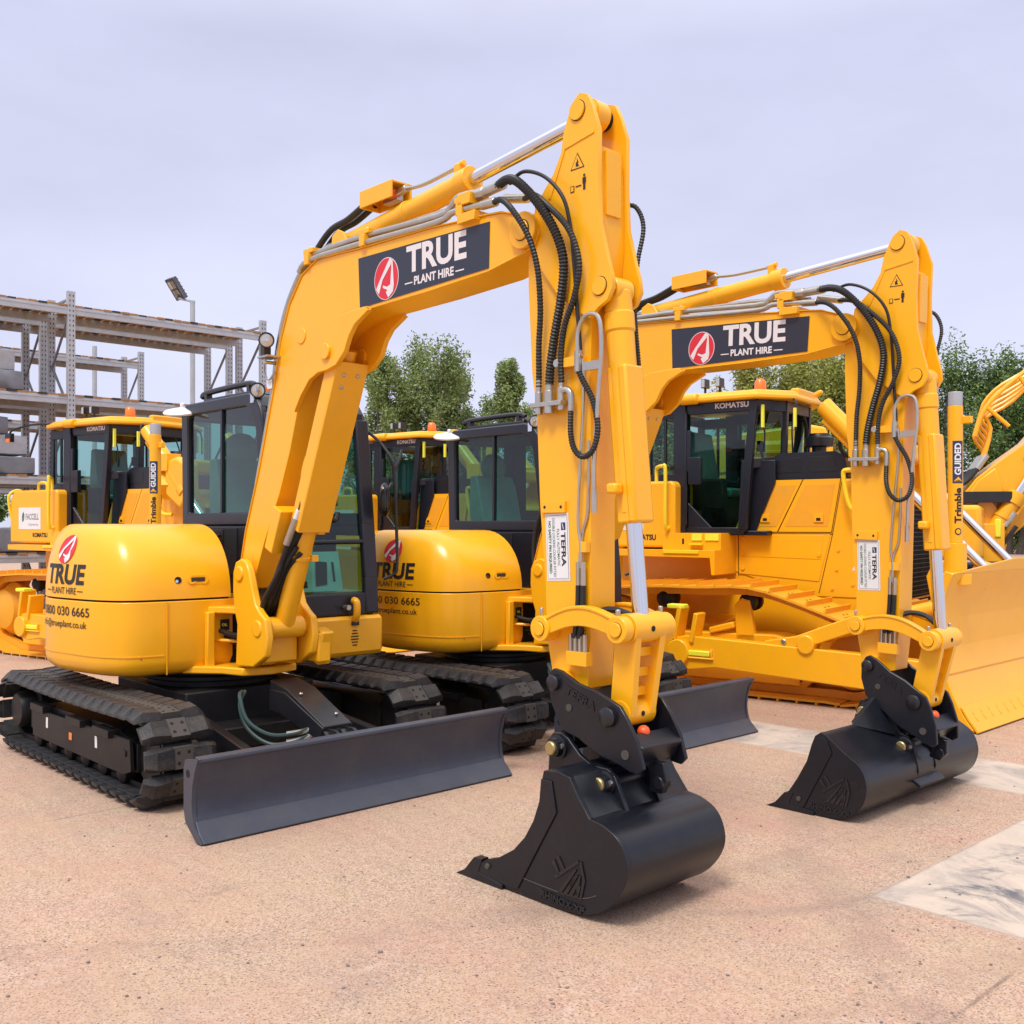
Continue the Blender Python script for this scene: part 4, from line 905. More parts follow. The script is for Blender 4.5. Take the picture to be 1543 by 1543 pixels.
def dozer_track(root, side, shoe):
    sc = 1.12*side
    # loop: high rear sprocket, lower front idler
    rr, fr = .44, .36; rx, rz, fx, fz = -1.42, .575, 1.42, .40
    top = math.asin((rr-fr-.0+(rz-fz))/(fx-rx)) if True else 0
    P = []
    # bottom run
    N = 400
    a0 = -PI/2
    pts = []
    for i in range(41): pts.append((-1.10+(2.35)*i/40, .05))
    for i in range(31):
        a = -PI/2+(PI*.96)*i/30; pts.append((fx+fr*math.cos(a), fz+fr*math.sin(a)))
    crest = [(1.35, .80), (.95, .93), (.55, 1.04), (.25, 1.075), (-.2, 1.06), (-.7, 1.055), (-1.2, 1.03)]
    pts += [(p.x, p.y) for p in smooth_path([(x, z, 0) for x, z in crest], 6)]
    for i in range(31):
        a = PI/2+(PI*.86)*i/30; pts.append((rx+rr*math.cos(a), rz+rr*math.sin(a)))
    V = [Vector(p) for p in pts]; n = len(V)
    L = [0]
    for i in range(n): L.append(L[-1]+(V[(i+1) % n]-V[i]).length)
    m = MB('yellow_worn'); inn = []
    for i in range(n):
        d = (V[(i+1) % n]-V[i-1]).normalized(); inn.append(tuple(V[i]+Vector((-d.y, d.x))*.075))
    for s_ in (-.10, .10): m.ring([tuple(v) for v in V], inn, sc+s_-.035, sc+s_+.035)
    tr = m.build('track', root)
    K = 40; tot = L[-1]; j = 0
    for k in range(K):
        t = (k+.5)*tot/K
        while L[j+1] < t: j += 1
        u = (t-L[j])/(L[j+1]-L[j]); p = V[j % n].lerp(V[(j+1) % n], u); d = (V[(j+1) % n]-V[j % n]).normalized()
        o = bpy.data.objects.new('track_shoe', shoe); COL.objects.link(o); o.parent = tr
        o.matrix_local = Matrix.Translation((p.x, -sc, p.y)) @ roty(math.atan2(d.y, d.x)+PI)
    m = MB('yellow')
    m.prism([(-1.0, .18), (-1.05, .45), (-.7, .60), (.6, .62), (1.15, .52), (1.3, .42), (1.3, .30), (1.0, .17)], sc-.17, sc+.17)
    m.prism([(-.9, .14), (-.9, .30), (.9, .30), (.9, .14)], sc-.22, sc+.22)
    m.prism([(.16, .50), (.14, .90), (.22, .97), (.32, .95), (.33, .86), (.40, .50)], sc+.10*side, sc+.17*side)
    m.box((.0, sc+.15*side, .66), (.30, .10, .07), rot=Matrix.Rotation(-.25, 3, 'Y'))
    m.build('track_frame', root, bevel=.015)
    m = MB('chassis'); m.lathe((.27, sc-.12, .93), (0, 1, 0), [(0, .04), (.02, .095), (.08, .10), (.12, .07), (.18, .10), (.24, .095), (.28, .04)], n=18); m.lathe((-.75, sc-.12, .93), (0, 1, 0), [(0, .04), (.02, .095), (.08, .10), (.12, .07), (.18, .10), (.24, .095), (.28, .04)], n=18); m.build('carrier_roller', root)
    for x in (-.85, -.50, -.15, .2, .55, .90):
        m = MB('yellow_worn'); m.lathe((x, sc-.19, .215), (0, 1, 0), [(0, .05), (.03, .10), (.10, .105), (.13, .08), (.25, .08), (.28, .105), (.35, .10), (.38, .05)], n=16); m.m('hole').cyl((x, sc+.20*side, .215), (x, sc+.205*side, .215), .035, n=10); m.build('roller', root)
    m = MB('yellow_worn'); m.lathe((fx-.0, sc-.13, fz), (0, 1, 0), [(0, .08), (.01, .26), (.07, .285), (.19, .285), (.25, .26), (.26, .08)], n=28); m.build('idler', root)
    m = MB('yellow_worn'); m.lathe((rx, sc-.16, rz), (0, 1, 0), [(0, .10), (.02, .28), (.10, .36), (.16, .365), (.22, .36), (.28, .30), (.36, .26), (.40, .12)], n=28); m.build('sprocket', root)

def make_dozer(label, loc, rz):
    root = thing('crawler_bulldozer', label, 'bulldozer', loc, rz, 'yellow crawler bulldozers around the excavators'); root.scale = (.92, 1, 1)
    sh = shoe_mesh()
    for sd in (1, -1): dozer_track(root, sd, sh)
    m = MB('yellow'); m.prism([(-1.6, .45), (-1.75, .9), (-1.75, 1.62), (1.2, 1.62), (1.45, 1.0), (1.3, .45)], -.522, .522)
    for sd in (1, -1): m.bar((-.3, .5*sd, .62), (-.3, 1.0*sd, .55), .3, .24); m.bar((.85, .5*sd, .52), (.85, 1.0*sd, .46), .2, .2)
    m.build('hull', root, bevel=.02)
    for sd in (1, -1):      # fenders over the tracks
        m = MB('yellow'); s0, s1 = .52*sd, 1.08*sd
        m.prism([(-1.75, 1.37), (-1.75, 1.44), (-.20, 1.44), (-.20, 1.18), (-.24, 1.18), (-.26, 1.36)], min(s0, s1), max(s0, s1))
        m.prism([(-.95, 1.44), (-.20, 1.44), (-.20, 1.62), (-.95, 1.62)], min(s0, .92*sd), max(s0, .92*sd))
        m.m('hole').box((-.68, .921*sd, 1.53), (.025, .004, .06))
        m.m('hivis').box((-.50, .927*sd, 1.575), (.13, .012, .07)); m.box((-.31, .927*sd, 1.575), (.17, .012, .07)); m.m('yellow_rail').box((-.62, 1.085*sd, 1.42), (.45, .020, .035)); m.box((-.50, .95*sd, 1.50), (.16, .05, .02))
        m.build('fender', root, bevel=.008)
    # fuel tank
    m = MB('yellow'); m.prism([(-2.02, 1.46), (-2.02, 2.05), (-1.92, 2.19), (-.84, 2.19), (-.80, 2.15), (-.80, 1.46)], -.90, .90)
    tk = m.build('fuel_tank', root, bevel=.04, seg=3)
    for sd in (1, -1):
        y = .9025*sd; ux = (sd, 0, 0)
        m = MB('white'); a = -1.78 if sd > 0 else -1.22
        m.box((-1.50, sd*.901, 1.80), (.56, .006, .30))
        m.m('print_green').poly2([(0, -.4), (.35, -.1), (.45, .5), (.15, .9), (-.1, .4), (-.12, -.1)], (-1.68*1 if sd > 0 else -1.32, sd*.9045, 1.79), Vector(ux)*.11, (0, 0, .12))
        m.m('white').poly2([(.02, -.4), (.10, .0), (.35, .6), (.18, .1)], (-1.68 if sd > 0 else -1.32, sd*.9052, 1.79), Vector(ux)*.11, (0, 0, .12))
        m.m('print_grey').text('FACCELL', (-1.60 if sd > 0 else -1.40, sd*.9045, 1.78), ux, (0, 0, 1), .085, width=.34); m.text('Engineering', (-1.52 if sd > 0 else -1.50, sd*.9045, 1.70), ux, (0, 0, 1), .035, width=.24, bold=False)
        m.build('sticker', tk, recalc=False, smooth=False)
        m = MB('print_black'); m.text('KOMATSU', (-1.42 if sd > 0 else -1.05, sd*.9035, 1.54), ux, (0, 0, 1), .062, width=.37); m.build('lettering', tk, recalc=False, smooth=False)
        m = MB('yellow_rail'); m.tube([(-1.10, .80*sd, 2.18), (-1.10, .80*sd, 2.32), (-1.06, .84*sd, 2.35), (-.92, .96*sd, 2.35), (-.88, .98*sd, 2.30), (-.88, .98*sd, 1.72), (-.88, .90*sd, 1.68)], .022, n=8); m.build('grab_rail', tk)
        m = MB('yellow_rail'); m.tube([(-1.95, .5*sd, 2.14), (-1.95, .5*sd, 2.30), (-1.75, .5*sd, 2.30), (-1.75, .5*sd, 2.15)], .02, n=8); m.tube([(-1.99, .88*sd, 1.75), (-2.02, .92*sd, 2.10), (-1.98, .80*sd, 2.2), (-1.96, .72*sd, 2.12)], .02, n=8); m.build('grab_rail', tk)
    m = MB('yellow'); m.cyl((-1.4, .3, 2.18), (-1.4, .3, 2.26), .09); m.cyl((-1.3, -.3, 2.18), (-1.3, -.3, 2.30), .04); m.build('filler_cap', tk)
    # bonnet
    m = MB('yellow'); H = [(-.25, 1.60), (.02, 2.18), (1.22, 2.18), (1.60, 2.10), (1.75, 1.95), (1.75, .95), (.6, .95), (-.25, 1.20)]
    m.prism(H, -.53, .53)
    bn = m.build('bonnet', root, bevel=.02)
    for sd in (1, -1):
        m = MB('hole'); m.prism([(-.215, 1.628), (.015, 2.186), (1.05, 2.186), (.945, 1.628)], .5305*sd, .534*sd); m.build('door_gap', bn)
        for q in ([(.013, 2.182), (.105, 2.182), (-.003, 1.634), (-.209, 1.634)], [(.116, 2.182), (.612, 2.182), (.311, 1.634), (.009, 1.634)], [(.625, 2.182), (1.045, 2.182), (.941, 1.634), (.325, 1.634)]):
            m = MB('yellow'); m.prism(q, .531*sd, .543*sd)
            c = Vector((sum(x for x, z in q)/4, sum(z for x, z in q)/4)); q2 = [tuple(c+(Vector(p)-c)*.80) for p in q]
            m.m('yellow_worn').prism(q2, .5435*sd, .546*sd)
            if q[1][0]-q[0][0] > .3: m.m('yellow').box((q[2][0]-.14, .552*sd, 1.78), (.11, .012, .09)); m.m('hole').box((q[2][0]-.14, .5585*sd, 1.765), (.05, .004, .03))
            m.build('side_door', bn, bevel=.004)
        m = MB('yellow'); m.prism([(-.16, 1.61), (.93, 1.61), (.80, 1.12), (-.16, 1.18)], .531*sd, .537*sd); m.prism([(-.14, 1.60), (.85, 1.60), (.82, 1.35), (-.14, 1.37)], .5375*sd, .541*sd)
        for x, z in ((-.11, 1.56), (-.11, 1.40), (.80, 1.40), (-.11, 1.24)): m.cyl((x, .541*sd, z), (x, .549*sd, z), .025, n=12)
        m.m('white').poly2([(-.5, -.45), (.5, -.45), (0, .5)], (1.32, .5315*sd, 1.36), (.30*sd, 0, 0), (0, 0, .26)); m.m('print_black').poly2([(-.5, -.45), (.5, -.45), (0, .5)], (1.32, .5325*sd, 1.355), (.24*sd, 0, 0), (0, 0, .21)); m.m('white').text('77', (1.32-.045*sd, .5335*sd, 1.30), (sd, 0, 0), (0, 0, 1), .07)
        m.build('access_panel', bn, bevel=.004, recalc=True)
        m = MB('hole'); m.bar((.955, .5315*sd, 1.615), (.80, .5315*sd, 1.0), .006, .006); m.bar((-.165, .5315*sd, 1.612), (.955, .5315*sd, 1.612), .006, .006); m.bar((-.168, .5315*sd, 1.61), (-.168, .5315*sd, 1.16), .006, .006); m.bar((1.06, .5315*sd, 2.17), (.955, .5315*sd, 1.615), .006, .006); m.build('panel_gap', bn)
        m = MB('yellow')
        for x, z in ((1.02, 1.45), (1.0, 1.25), (.95, 1.05), (1.20, 1.55), (1.55, 1.55), (1.62, 1.2), (1.18, 1.1)): m.cyl((x, .53*sd, z), (x, .541*sd, z), .018, n=8)
        m.build('bolt_row', bn)
        m = MB('yellow_worn'); m.prism([(1.28, 1.70), (1.36, 2.10), (1.58, 2.06), (1.62, 1.70)], .531*sd, .534*sd); m.build('vent_mesh', bn)
        m = MB('yellow_rail'); m.tube([(1.30, .62*sd, 2.24), (1.16, .66*sd, 2.26), (1.12, .66*sd, 2.20), (1.20, .66*sd, 1.88), (1.38, .62*sd, 1.84)], .025, n=8); m.build('grab_rail', bn)
    m = MB('cab_grey'); m.prism([(.04, 2.19), (.24, 2.42), (.32, 2.47), (.98, 2.47), (1.08, 2.42), (1.12, 2.19)], -.50, .50)
    for sd in (1, -1): m.m('black').prism([(.22, 2.26), (.32, 2.40), (.58, 2.42), (.58, 2.26)], .500*sd, .504*sd); m.prism([(.66, 2.26), (.66, 2.42), (.95, 2.42), (1.0, 2.26)], .500*sd, .504*sd)
    m.build('engine_deck', bn, bevel=.04, seg=3)
    m = MB('black'); m.cyl((.56, -.1, 2.45), (.56, -.1, 2.58), .085, n=20); m.lathe((.56, -.1, 2.56), (0, 0, 1), [(0, .09), (.01, .17), (.10, .175), (.12, .13), (.15, .12)], n=24); m.build('air_cleaner', bn)
    m = MB('mesh_black'); m.box((1.757, 0, 1.45), (.01, .78, .95)); m.m('chassis')
    for i in range(17): m.box((1.765, -.36+.045*i, 1.45), (.008, .008, .95)); 
    for i in range(21): m.box((1.768, 0, 1.0+.045*i), (.008, .76, .008))
    m.build('grille', bn, recalc=False)
    # lift cylinders
    for sd in (1, -1):
        a = Vector((.90, .66*sd, 2.93)); b = Vector((2.66, .66*sd, 1.20)); d = (b-a).normalized()
        m = MB('yellow'); m.cyl(a, a+d*1.15, .095, n=22); m.cyl(a+d*1.08, a+d*1.18, .11, n=22); m.tube([a+d*.06+Vector((-.05, 0, -.11)), a+d*.6+Vector((-.03, 0, -.12)), a+d*1.0+Vector((-.03, 0, -.1))], .03, n=8)
        m.box(a+d*.62, (.26, .22, .22)); m.bar((1.30, .53*sd, 2.12), (1.42, .70*sd, 2.30), .24, .24); 
        cy = m.build('lift_cylinder', root, bevel=.006)
        m = MB('chrome'); m.cyl(a+d*1.1, b, .05, n=18); m.build('rod', cy)
        m = MB('hose'); m.tube([a+d*.2+Vector((.05, -.1*sd, 0)), a+d*.35+Vector((-.1, -.12*sd, -.2)), (1.2, .4*sd, 2.35), (1.1, .3*sd, 2.25)], .025, n=8); m.build('hydraulic_hose', cy)
    m = MB('yellow'); m.prism([(1.40, 2.08), (1.38, 2.50), (1.62, 2.56), (1.78, 2.48), (1.80, 2.0), (1.70, 1.9)], -.75, -.50); m.box((1.58, 0, 2.44), (.34, 1.4, .18)); m.prism([(1.40, 2.08), (1.38, 2.50), (1.62, 2.56), (1.78, 2.48), (1.80, 2.0), (1.70, 1.9)], .50, .75); m.build('cylinder_yoke', root, bevel=.04, seg=3)
    # push frame
    for sd in (1, -1):
        m = MB('yellow'); s_ = 1.60*sd
        m.prism([(-.42, .30), (-.40, .57), (-.25, .60), (1.9, .53), (2.48 if sd > 0 else 2.98, .50), (2.48 if sd > 0 else 2.98, .20), (1.9, .21), (.1, .30), (-.2, .26)], s_-.075, s_+.075)
        m.cyl((-.32, s_-.12, .43), (-.32, s_+.12, .43), .13)
        m.box((-.34, s_, .72), (.05, .20, .34), rot=Matrix.Rotation(.2, 3, 'Y')); m.box((-.14, s_, .68), (.05, .20, .30), rot=Matrix.Rotation(.2, 3, 'Y'))
        m.prism([(.58, .50), (.66, .60), (.98, .66), (2.0, 1.04), (2.06, .90), (1.15, .58)], s_-.055, s_+.055)
        m.cyl((1.10, s_-.10, .59), (1.10, s_+.10, .59), .09); m.cyl((1.15, s_-.16*sd, .66), (2.5, s_-.16*sd, 1.02), .075); m.cyl((1.9, s_-.16*sd, .86), (2.08, s_-.16*sd, .905), .095)
        m.m('hivis').box((-.36, s_+.03*sd, .885), (.20, .12, .045)); m.box((-.12, s_+.085*sd, .43), (.34, .03, .055))
        m.m('yellow').box((-.12, s_+.08*sd, .385), (.42, .05, .02)); m.box((-.30, s_+.08*sd, .43), (.02, .05, .10)); m.box((.07, s_+.08*sd, .43), (.02, .05, .10))
        m.m('steel').cyl((.86, s_+.05*sd, .60), (.86, s_+.07*sd, .60), .03, n=10)
        m.build('push_arm', root, bevel=.014)
    # blade
    m = MB('yellow'); BP = [(2.98, 1.30), (2.90, 1.10), (2.865, .85), (2.88, .60), (2.95, .36), (3.07, .14), (3.17, .02)]; BA = Matrix.Translation((2.8, 0, 0)) @ Matrix.Rotation(R_(-11), 4, 'Z') @ Matrix.Translation((-2.8, 0, 0))
    BP = [(p.x, p.y) for p in smooth_path([(x, z, 0) for x, z in BP], 4)]
    m.strip(BP, -.035, -2.0, 2.0); m.box((2.82, 0, .75), (.10, 3.3, .5)); m.box((2.80, 0, .35), (.2, 3.2, .2))
    bl = m.build('blade', root, bevel=.01, delta=BA)
    m = MB('yellow_worn')
    m.bar((2.919, -1.98, .46), (2.919, 1.98, .46), .008, .008)
    m.build('weld_bead', bl)
    m = MB('yellow'); m.add([(2.98, -2., 1.30), (2.98, 2., 1.30), (3.0, .75, 1.40), (3.0, -.75, 1.40), (2.95, -2., 1.30), (2.95, 2., 1.30), (2.965, .75, 1.40), (2.965, -.75, 1.40)], [(0, 1, 2, 3), (7, 6, 5, 4), (0, 3, 7, 4), (3, 2, 6, 7), (2, 1, 5, 6)]); m.build('spill_guard', bl)
    m = MB('yellow'); m.strip([(3.04, .20), (3.10, .11), (3.19, .005)], .022, -2.02, 2.02); m.m('yellow_worn')
    for i in range(24):
        x = -1.90+.165*i
        for q in ((3.085, .155), (3.125, .105)): m.box((q[0]+.003, x, q[1]), (.02, .018, .05), rot=Matrix.Rotation(-.7, 3, 'Y'))
    m.build('cutting_edge', bl, bevel=.004)
    for sd in (1, -1):
        m = MB('yellow'); m.prism(BP+[(3.0, .04), (2.90, .22), (2.83, .5), (2.81, .9), (2.84, 1.2), (2.90, 1.32)], 2.0*sd-.02, 2.0*sd+.02); m.build('end_plate', bl, bevel=.008)
        m = MB('yellow'); m.prism([(2.84, .55), (2.80, .85), (2.56, 1.30), (2.62, 1.38), (2.76, 1.34), (2.88, 1.05)], .62*sd, .70*sd); m.prism([(2.84, .55), (2.62, .7), (2.50, 1.25), (2.58, 1.40), (2.74, 1.38), (2.88, 1.05)], 1.46*sd, 1.56*sd); m.cyl((2.64, 1.44*sd, 1.22), (2.64, 1.58*sd, 1.22), .05); m.build('blade_bracket', bl, bevel=.012)
    # guidance masts on the blade
    for sd in (1,):
        m = MB('yellow'); s_ = 1.72
        m.cyl((2.86, s_, 1.20), (2.86, s_, 1.29), .15, n=8); m.cyl((2.86, s_, 1.29), (2.86, s_, 1.55), .10, n=20); m.cyl((2.86, s_, 1.55), (2.86, s_, 2.72), .066, n=22); m.box((2.94, s_-.03, 2.60), (.12, .05, .06)); m.m('galv').cyl((2.86, s_, 2.72), (2.86, s_, 2.84), .062, n=22)
        mm = m.build('guidance_mast', root, bevel=.004, delta=BA)
        m = MB('navy'); a = R_(22)
        dirv = Vector((math.sin(.0), 0, 0))
        nrm = Vector((.72, .69, 0)).normalized(); uxx = Vector((0, 0, 1)); uyy = Vector((.69, -.72, 0)).normalized()*-1
        o = Vector((2.86, s_, 0))+nrm*.0675
        def curve(i0):
            m.refine(0, .016)
            for i in range(i0, len(m.v)):
                p = m.v[i]; q = Vector((p.x, -p.y, p.z))-Vector((2.86, s_, 0)); w = q.dot(uyy); r = .0675+(q.dot(nrm)-.0675); th = w/.0675
                g = nrm*math.cos(th)*r+uyy*math.sin(th)*r; m.v[i] = Vector((2.86+g.x, -(s_+g.y), q.z))
        i0 = len(m.v)
        for k in range(6):
            y0, y1 = -.05+k*.1/6, -.05+(k+1)*.1/6
            m.add([o+uyy*y0+uxx*2.06, o+uyy*y1+uxx*2.06, o+uyy*y1+uxx*2.42, o+uyy*y0+uxx*2.42], [(0, 1, 2, 3)])
        m.m('white').text('GUIDED', o+nrm*.001+uyy*-.028+uxx*2.13, uxx, uyy, .06, width=.27)
        m.m('yellow').poly2([(0, -.4), (.5, 0), (0, .4), (.2, 0)], o+nrm*.001+uxx*2.075, uxx*.08, uyy*.1)
        m.m('print_black').text('Trimble', o+nrm*.001+uyy*-.03+uxx*1.72, uxx, uyy, .062, width=.30)
        m.poly2([(math.cos(i*PI/8)*.03, math.sin(i*PI/8)*.03) for i in range(16)], o+nrm*.001+uxx*1.65, uxx, uyy); m.m('yellow').poly2([(math.cos(i*PI/8)*.02, math.sin(i*PI/8)*.02) for i in range(16)], o+nrm*.002+uxx*1.65, uxx, uyy)
        curve(i0); m.build('lettering', mm, recalc=False, smooth=False)
    # ---------------- cab
    plan = [(-1.30, .70), (.06, .72), (.34, .34), (.34, -.34), (.06, -.72), (-1.30, -.70)]
    def wall(p, q, z0, z1, w, zt=.06, mat_='cab_grey', lean=0):
        pass
    m = MB('cab_grey')
    posts = [(-1.27, .68), (-.82, .70), (.10, .70), (.33, .35), (.33, -.35), (.10, -.70), (-.82, -.70), (-1.27, -.68)]
    wd = [.08, .16, .09, .07, .07, .09, .16, .08]
    for (x, s), w in zip(posts, wd):
        zb = 2.20 if x < -1 else (1.62 if abs(x+.82) < .01 else 2.36 if x > .2 else 1.66)
        xb = x if x < 0 else (x-.13 if abs(s) > .5 else x-.02)
        m.bar((xb, s, zb), (x, s*.98, 3.03), w, w*.8, up=(0, 1, 0))
    for sd in (1, -1):
        m.box((-.36, .70*sd, 2.985), (.95, .05, .13)); m.box((-1.05, .69*sd, 2.95), (.45, .05, .12)); m.box((-1.05, .69*sd, 2.235), (.45, .05, .08)); m.box((-.42, .70*sd, 1.645), (.80, .05, .07))
        m.add([(-.72, .72*sd, 1.66), (-.40, .72*sd, 1.66), (-.72, .72*sd, 1.95), (-.72, .68*sd, 1.66), (-.40, .68*sd, 1.66), (-.72, .68*sd, 1.95)], [(0, 1, 2), (3, 5, 4), (1, 4, 5, 2)])
        m.bar((.10, .70*sd, 2.98), (.33, .35*sd, 2.98), .05, .12); m.bar((.0, .66*sd, 2.36), (.31, .35*sd, 2.40), .05, .10)
        m.bar((-.04, .70*sd, 1.64), (.0, .68*sd, 2.40), .09, .06, up=(0, 1, 0)); m.prism([(-.05, 1.62), (.02, 2.40), (.30, 2.40), (.30, 2.16), (.05, 1.62)], .55*sd-.02, .55*sd+.02)
        m.box((-1.04, .695*sd, 2.6), (.035, .03, .62)); m.box((-.62, .735*sd, 2.30), (.16, .06, .30)); m.box((-.70, .735*sd, 2.52), (.05, .04, .45)); m.cyl((-.74, .74*sd, 1.7), (-.74, .74*sd, 2.95), .018, n=8)
    m.box((-1.27, 0, 2.97), (.05, 1.3, .12)); m.box((-1.27, 0, 2.24), (.05, 1.3, .10)); m.box((.33, 0, 2.98), (.05, .7, .12)); m.box((.31, 0, 2.40), (.05, .7, .08)); m.box((-.5, 0, 1.62), (1.5, 1.34, .05)); m.prismx([(-.66, 1.62), (.66, 1.62), (.66, 2.22), (-.66, 2.22)], -1.26, -1.22)
    cab = m.build('cab', root, bevel=.012)
    m = MB('yellow')
    RP = [(-1.42, .62), (-1.36, .74), (-.95, .82), (.18, .80), (.48, .42), (.48, -.42), (.18, -.80), (-.95, -.82), (-1.36, -.74), (-1.42, -.62)]
    m.prismz(RP, 3.04, 3.10); m.prismz([(x*.985-.01, s*.97) for x, s in RP], 3.09, 3.145, inset=.06)
    m.prism([(-1.0, 3.12), (-.95, 3.17), (-.72, 3.17), (-.66, 3.12)], -.60, -.3); m.cyl((-.78, .80, 3.08), (-.55, .80, 3.08), .06); m.box((.40, .0, 3.14), (.10, .5, .10)); m.box((.30, -.55, 3.18), (.28, .08, .05), rot=Matrix.Rotation(-.4, 3, 'Y'))
    m.build('roof', cab, bevel=.02, seg=3)
    for sd in (1, -1):
        m = MB('sign_white'); m.text('KOMATSU', (-.37 if sd > 0 else .06, .7265*sd, 2.965), (sd, 0, 0), (0, 0, 1), .058, width=.42); m.build('lettering', cab, recalc=False, smooth=False)
        m = MB('glass'); m.add([(-1.23, .69*sd, 2.27), (-.88, .69*sd, 2.27), (-.88, .69*sd, 2.92), (-1.23, .69*sd, 2.92)], [(0, 1, 2, 3)]); m.build('window', cab, recalc=False, smooth=False)
        m = MB('glass'); m.add([(-.74, .70*sd, 1.68), (-.06, .70*sd, 1.68), (.02, .68*sd, 2.36), (.06, .70*sd, 2.92), (-.74, .70*sd, 2.92)], [(0, 1, 2, 3, 4)]); m.build('door_window', cab, recalc=False, smooth=False)
        m = MB('glass'); m.add([(.02, .66*sd, 2.42), (.31, .36*sd, 2.44), (.33, .35*sd, 2.93), (.11, .68*sd, 2.93)], [(0, 1, 2, 3)]); m.build('corner_window', cab, recalc=False, smooth=False)
        m = MB('black'); m.tube([(.35, .18*sd, 2.92), (.37, .25*sd, 2.7), (.36, .20*sd, 2.48)], .010, n=6); m.build('wiper', cab); m = MB('black'); m.tube([(.14, .66*sd, 2.95), (.20, .63*sd, 2.70), (.18, .62*sd, 2.48)], .010, n=6); m.build('wiper', cab)
        m = MB('hivis'); m.box((.20, .68*sd, 2.86), (.03, .03, .24)); m.m('black').tube([(.46, .42*sd, 3.05), (.52, .50*sd, 2.98), (.52, .52*sd, 2.70)], .012, n=6); m.m('hivis').box((.52, .53*sd, 2.84), (.03, .03, .20)); m.build('grab_rail', cab)
        for x in (-.55, -.36):
            m = MB('black'); m.box((x, .62*sd, 3.26), (.055, .12, .10)); m.cyl((x, .62*sd, 3.14), (x, .62*sd, 3.22), .015, n=8); m.m('lens').box((x, .682*sd, 3.26), (.045, .006, .085)); m.build('work_lamp', cab, bevel=.006)
    m = MB('amber'); m.lathe((.0, .30, 3.16), (0, 0, 1), [(0, .075), (.03, .085), (.035, .070), (.12, .066), (.15, .04), (.155, .01)], n=20); m.m('yellow').cyl((0, .30, 3.12), (0, .30, 3.165), .10, n=16); m.build('beacon', cab)
    m = MB('black'); m.tube([(-1.2, .6, 3.10), (-1.6, .75, 3.12), (-1.9, .9, 3.05), (-1.95, .95, 2.98)], .015, n=6); m.box((-1.94, .95, 2.93), (.14, .06, .12)); m.m('amber').box((-1.92, .98, 2.89), (.10, .03, .05)); m.build('side_mirror', cab)
    m = MB('teal_plastic'); m.prism([(-.95, 2.05), (-.55, 2.0), (-.38, 2.03), (-.38, 2.12), (-.78, 2.16), (-.84, 2.45), (-.90, 2.78), (-1.02, 2.78), (-1.06, 2.3)], -.26, .26); m.m('interior').box((-.72, 0, 1.83), (.45, .45, .35)); m.box((-.62, .40, 2.05), (.45, .12, .35)); m.box((-.62, -.40, 2.05), (.45, .12, .35)); m.build('seat', cab, bevel=.03, seg=3)
    m = MB('interior'); m.box((.06, 0, 2.1), (.22, .8, .55)); m.tube([(-.2, .40, 2.2), (-.18, .40, 2.38)], .02, n=6); m.sphere((-.18, .40, 2.41), .04); m.tube([(.0, .15, 2.3), (-.06, .15, 2.55)], .02, n=6); m.box((-.06, .15, 2.58), (.05, .16, .12)); m.build('console', cab, bevel=.02)
    return root

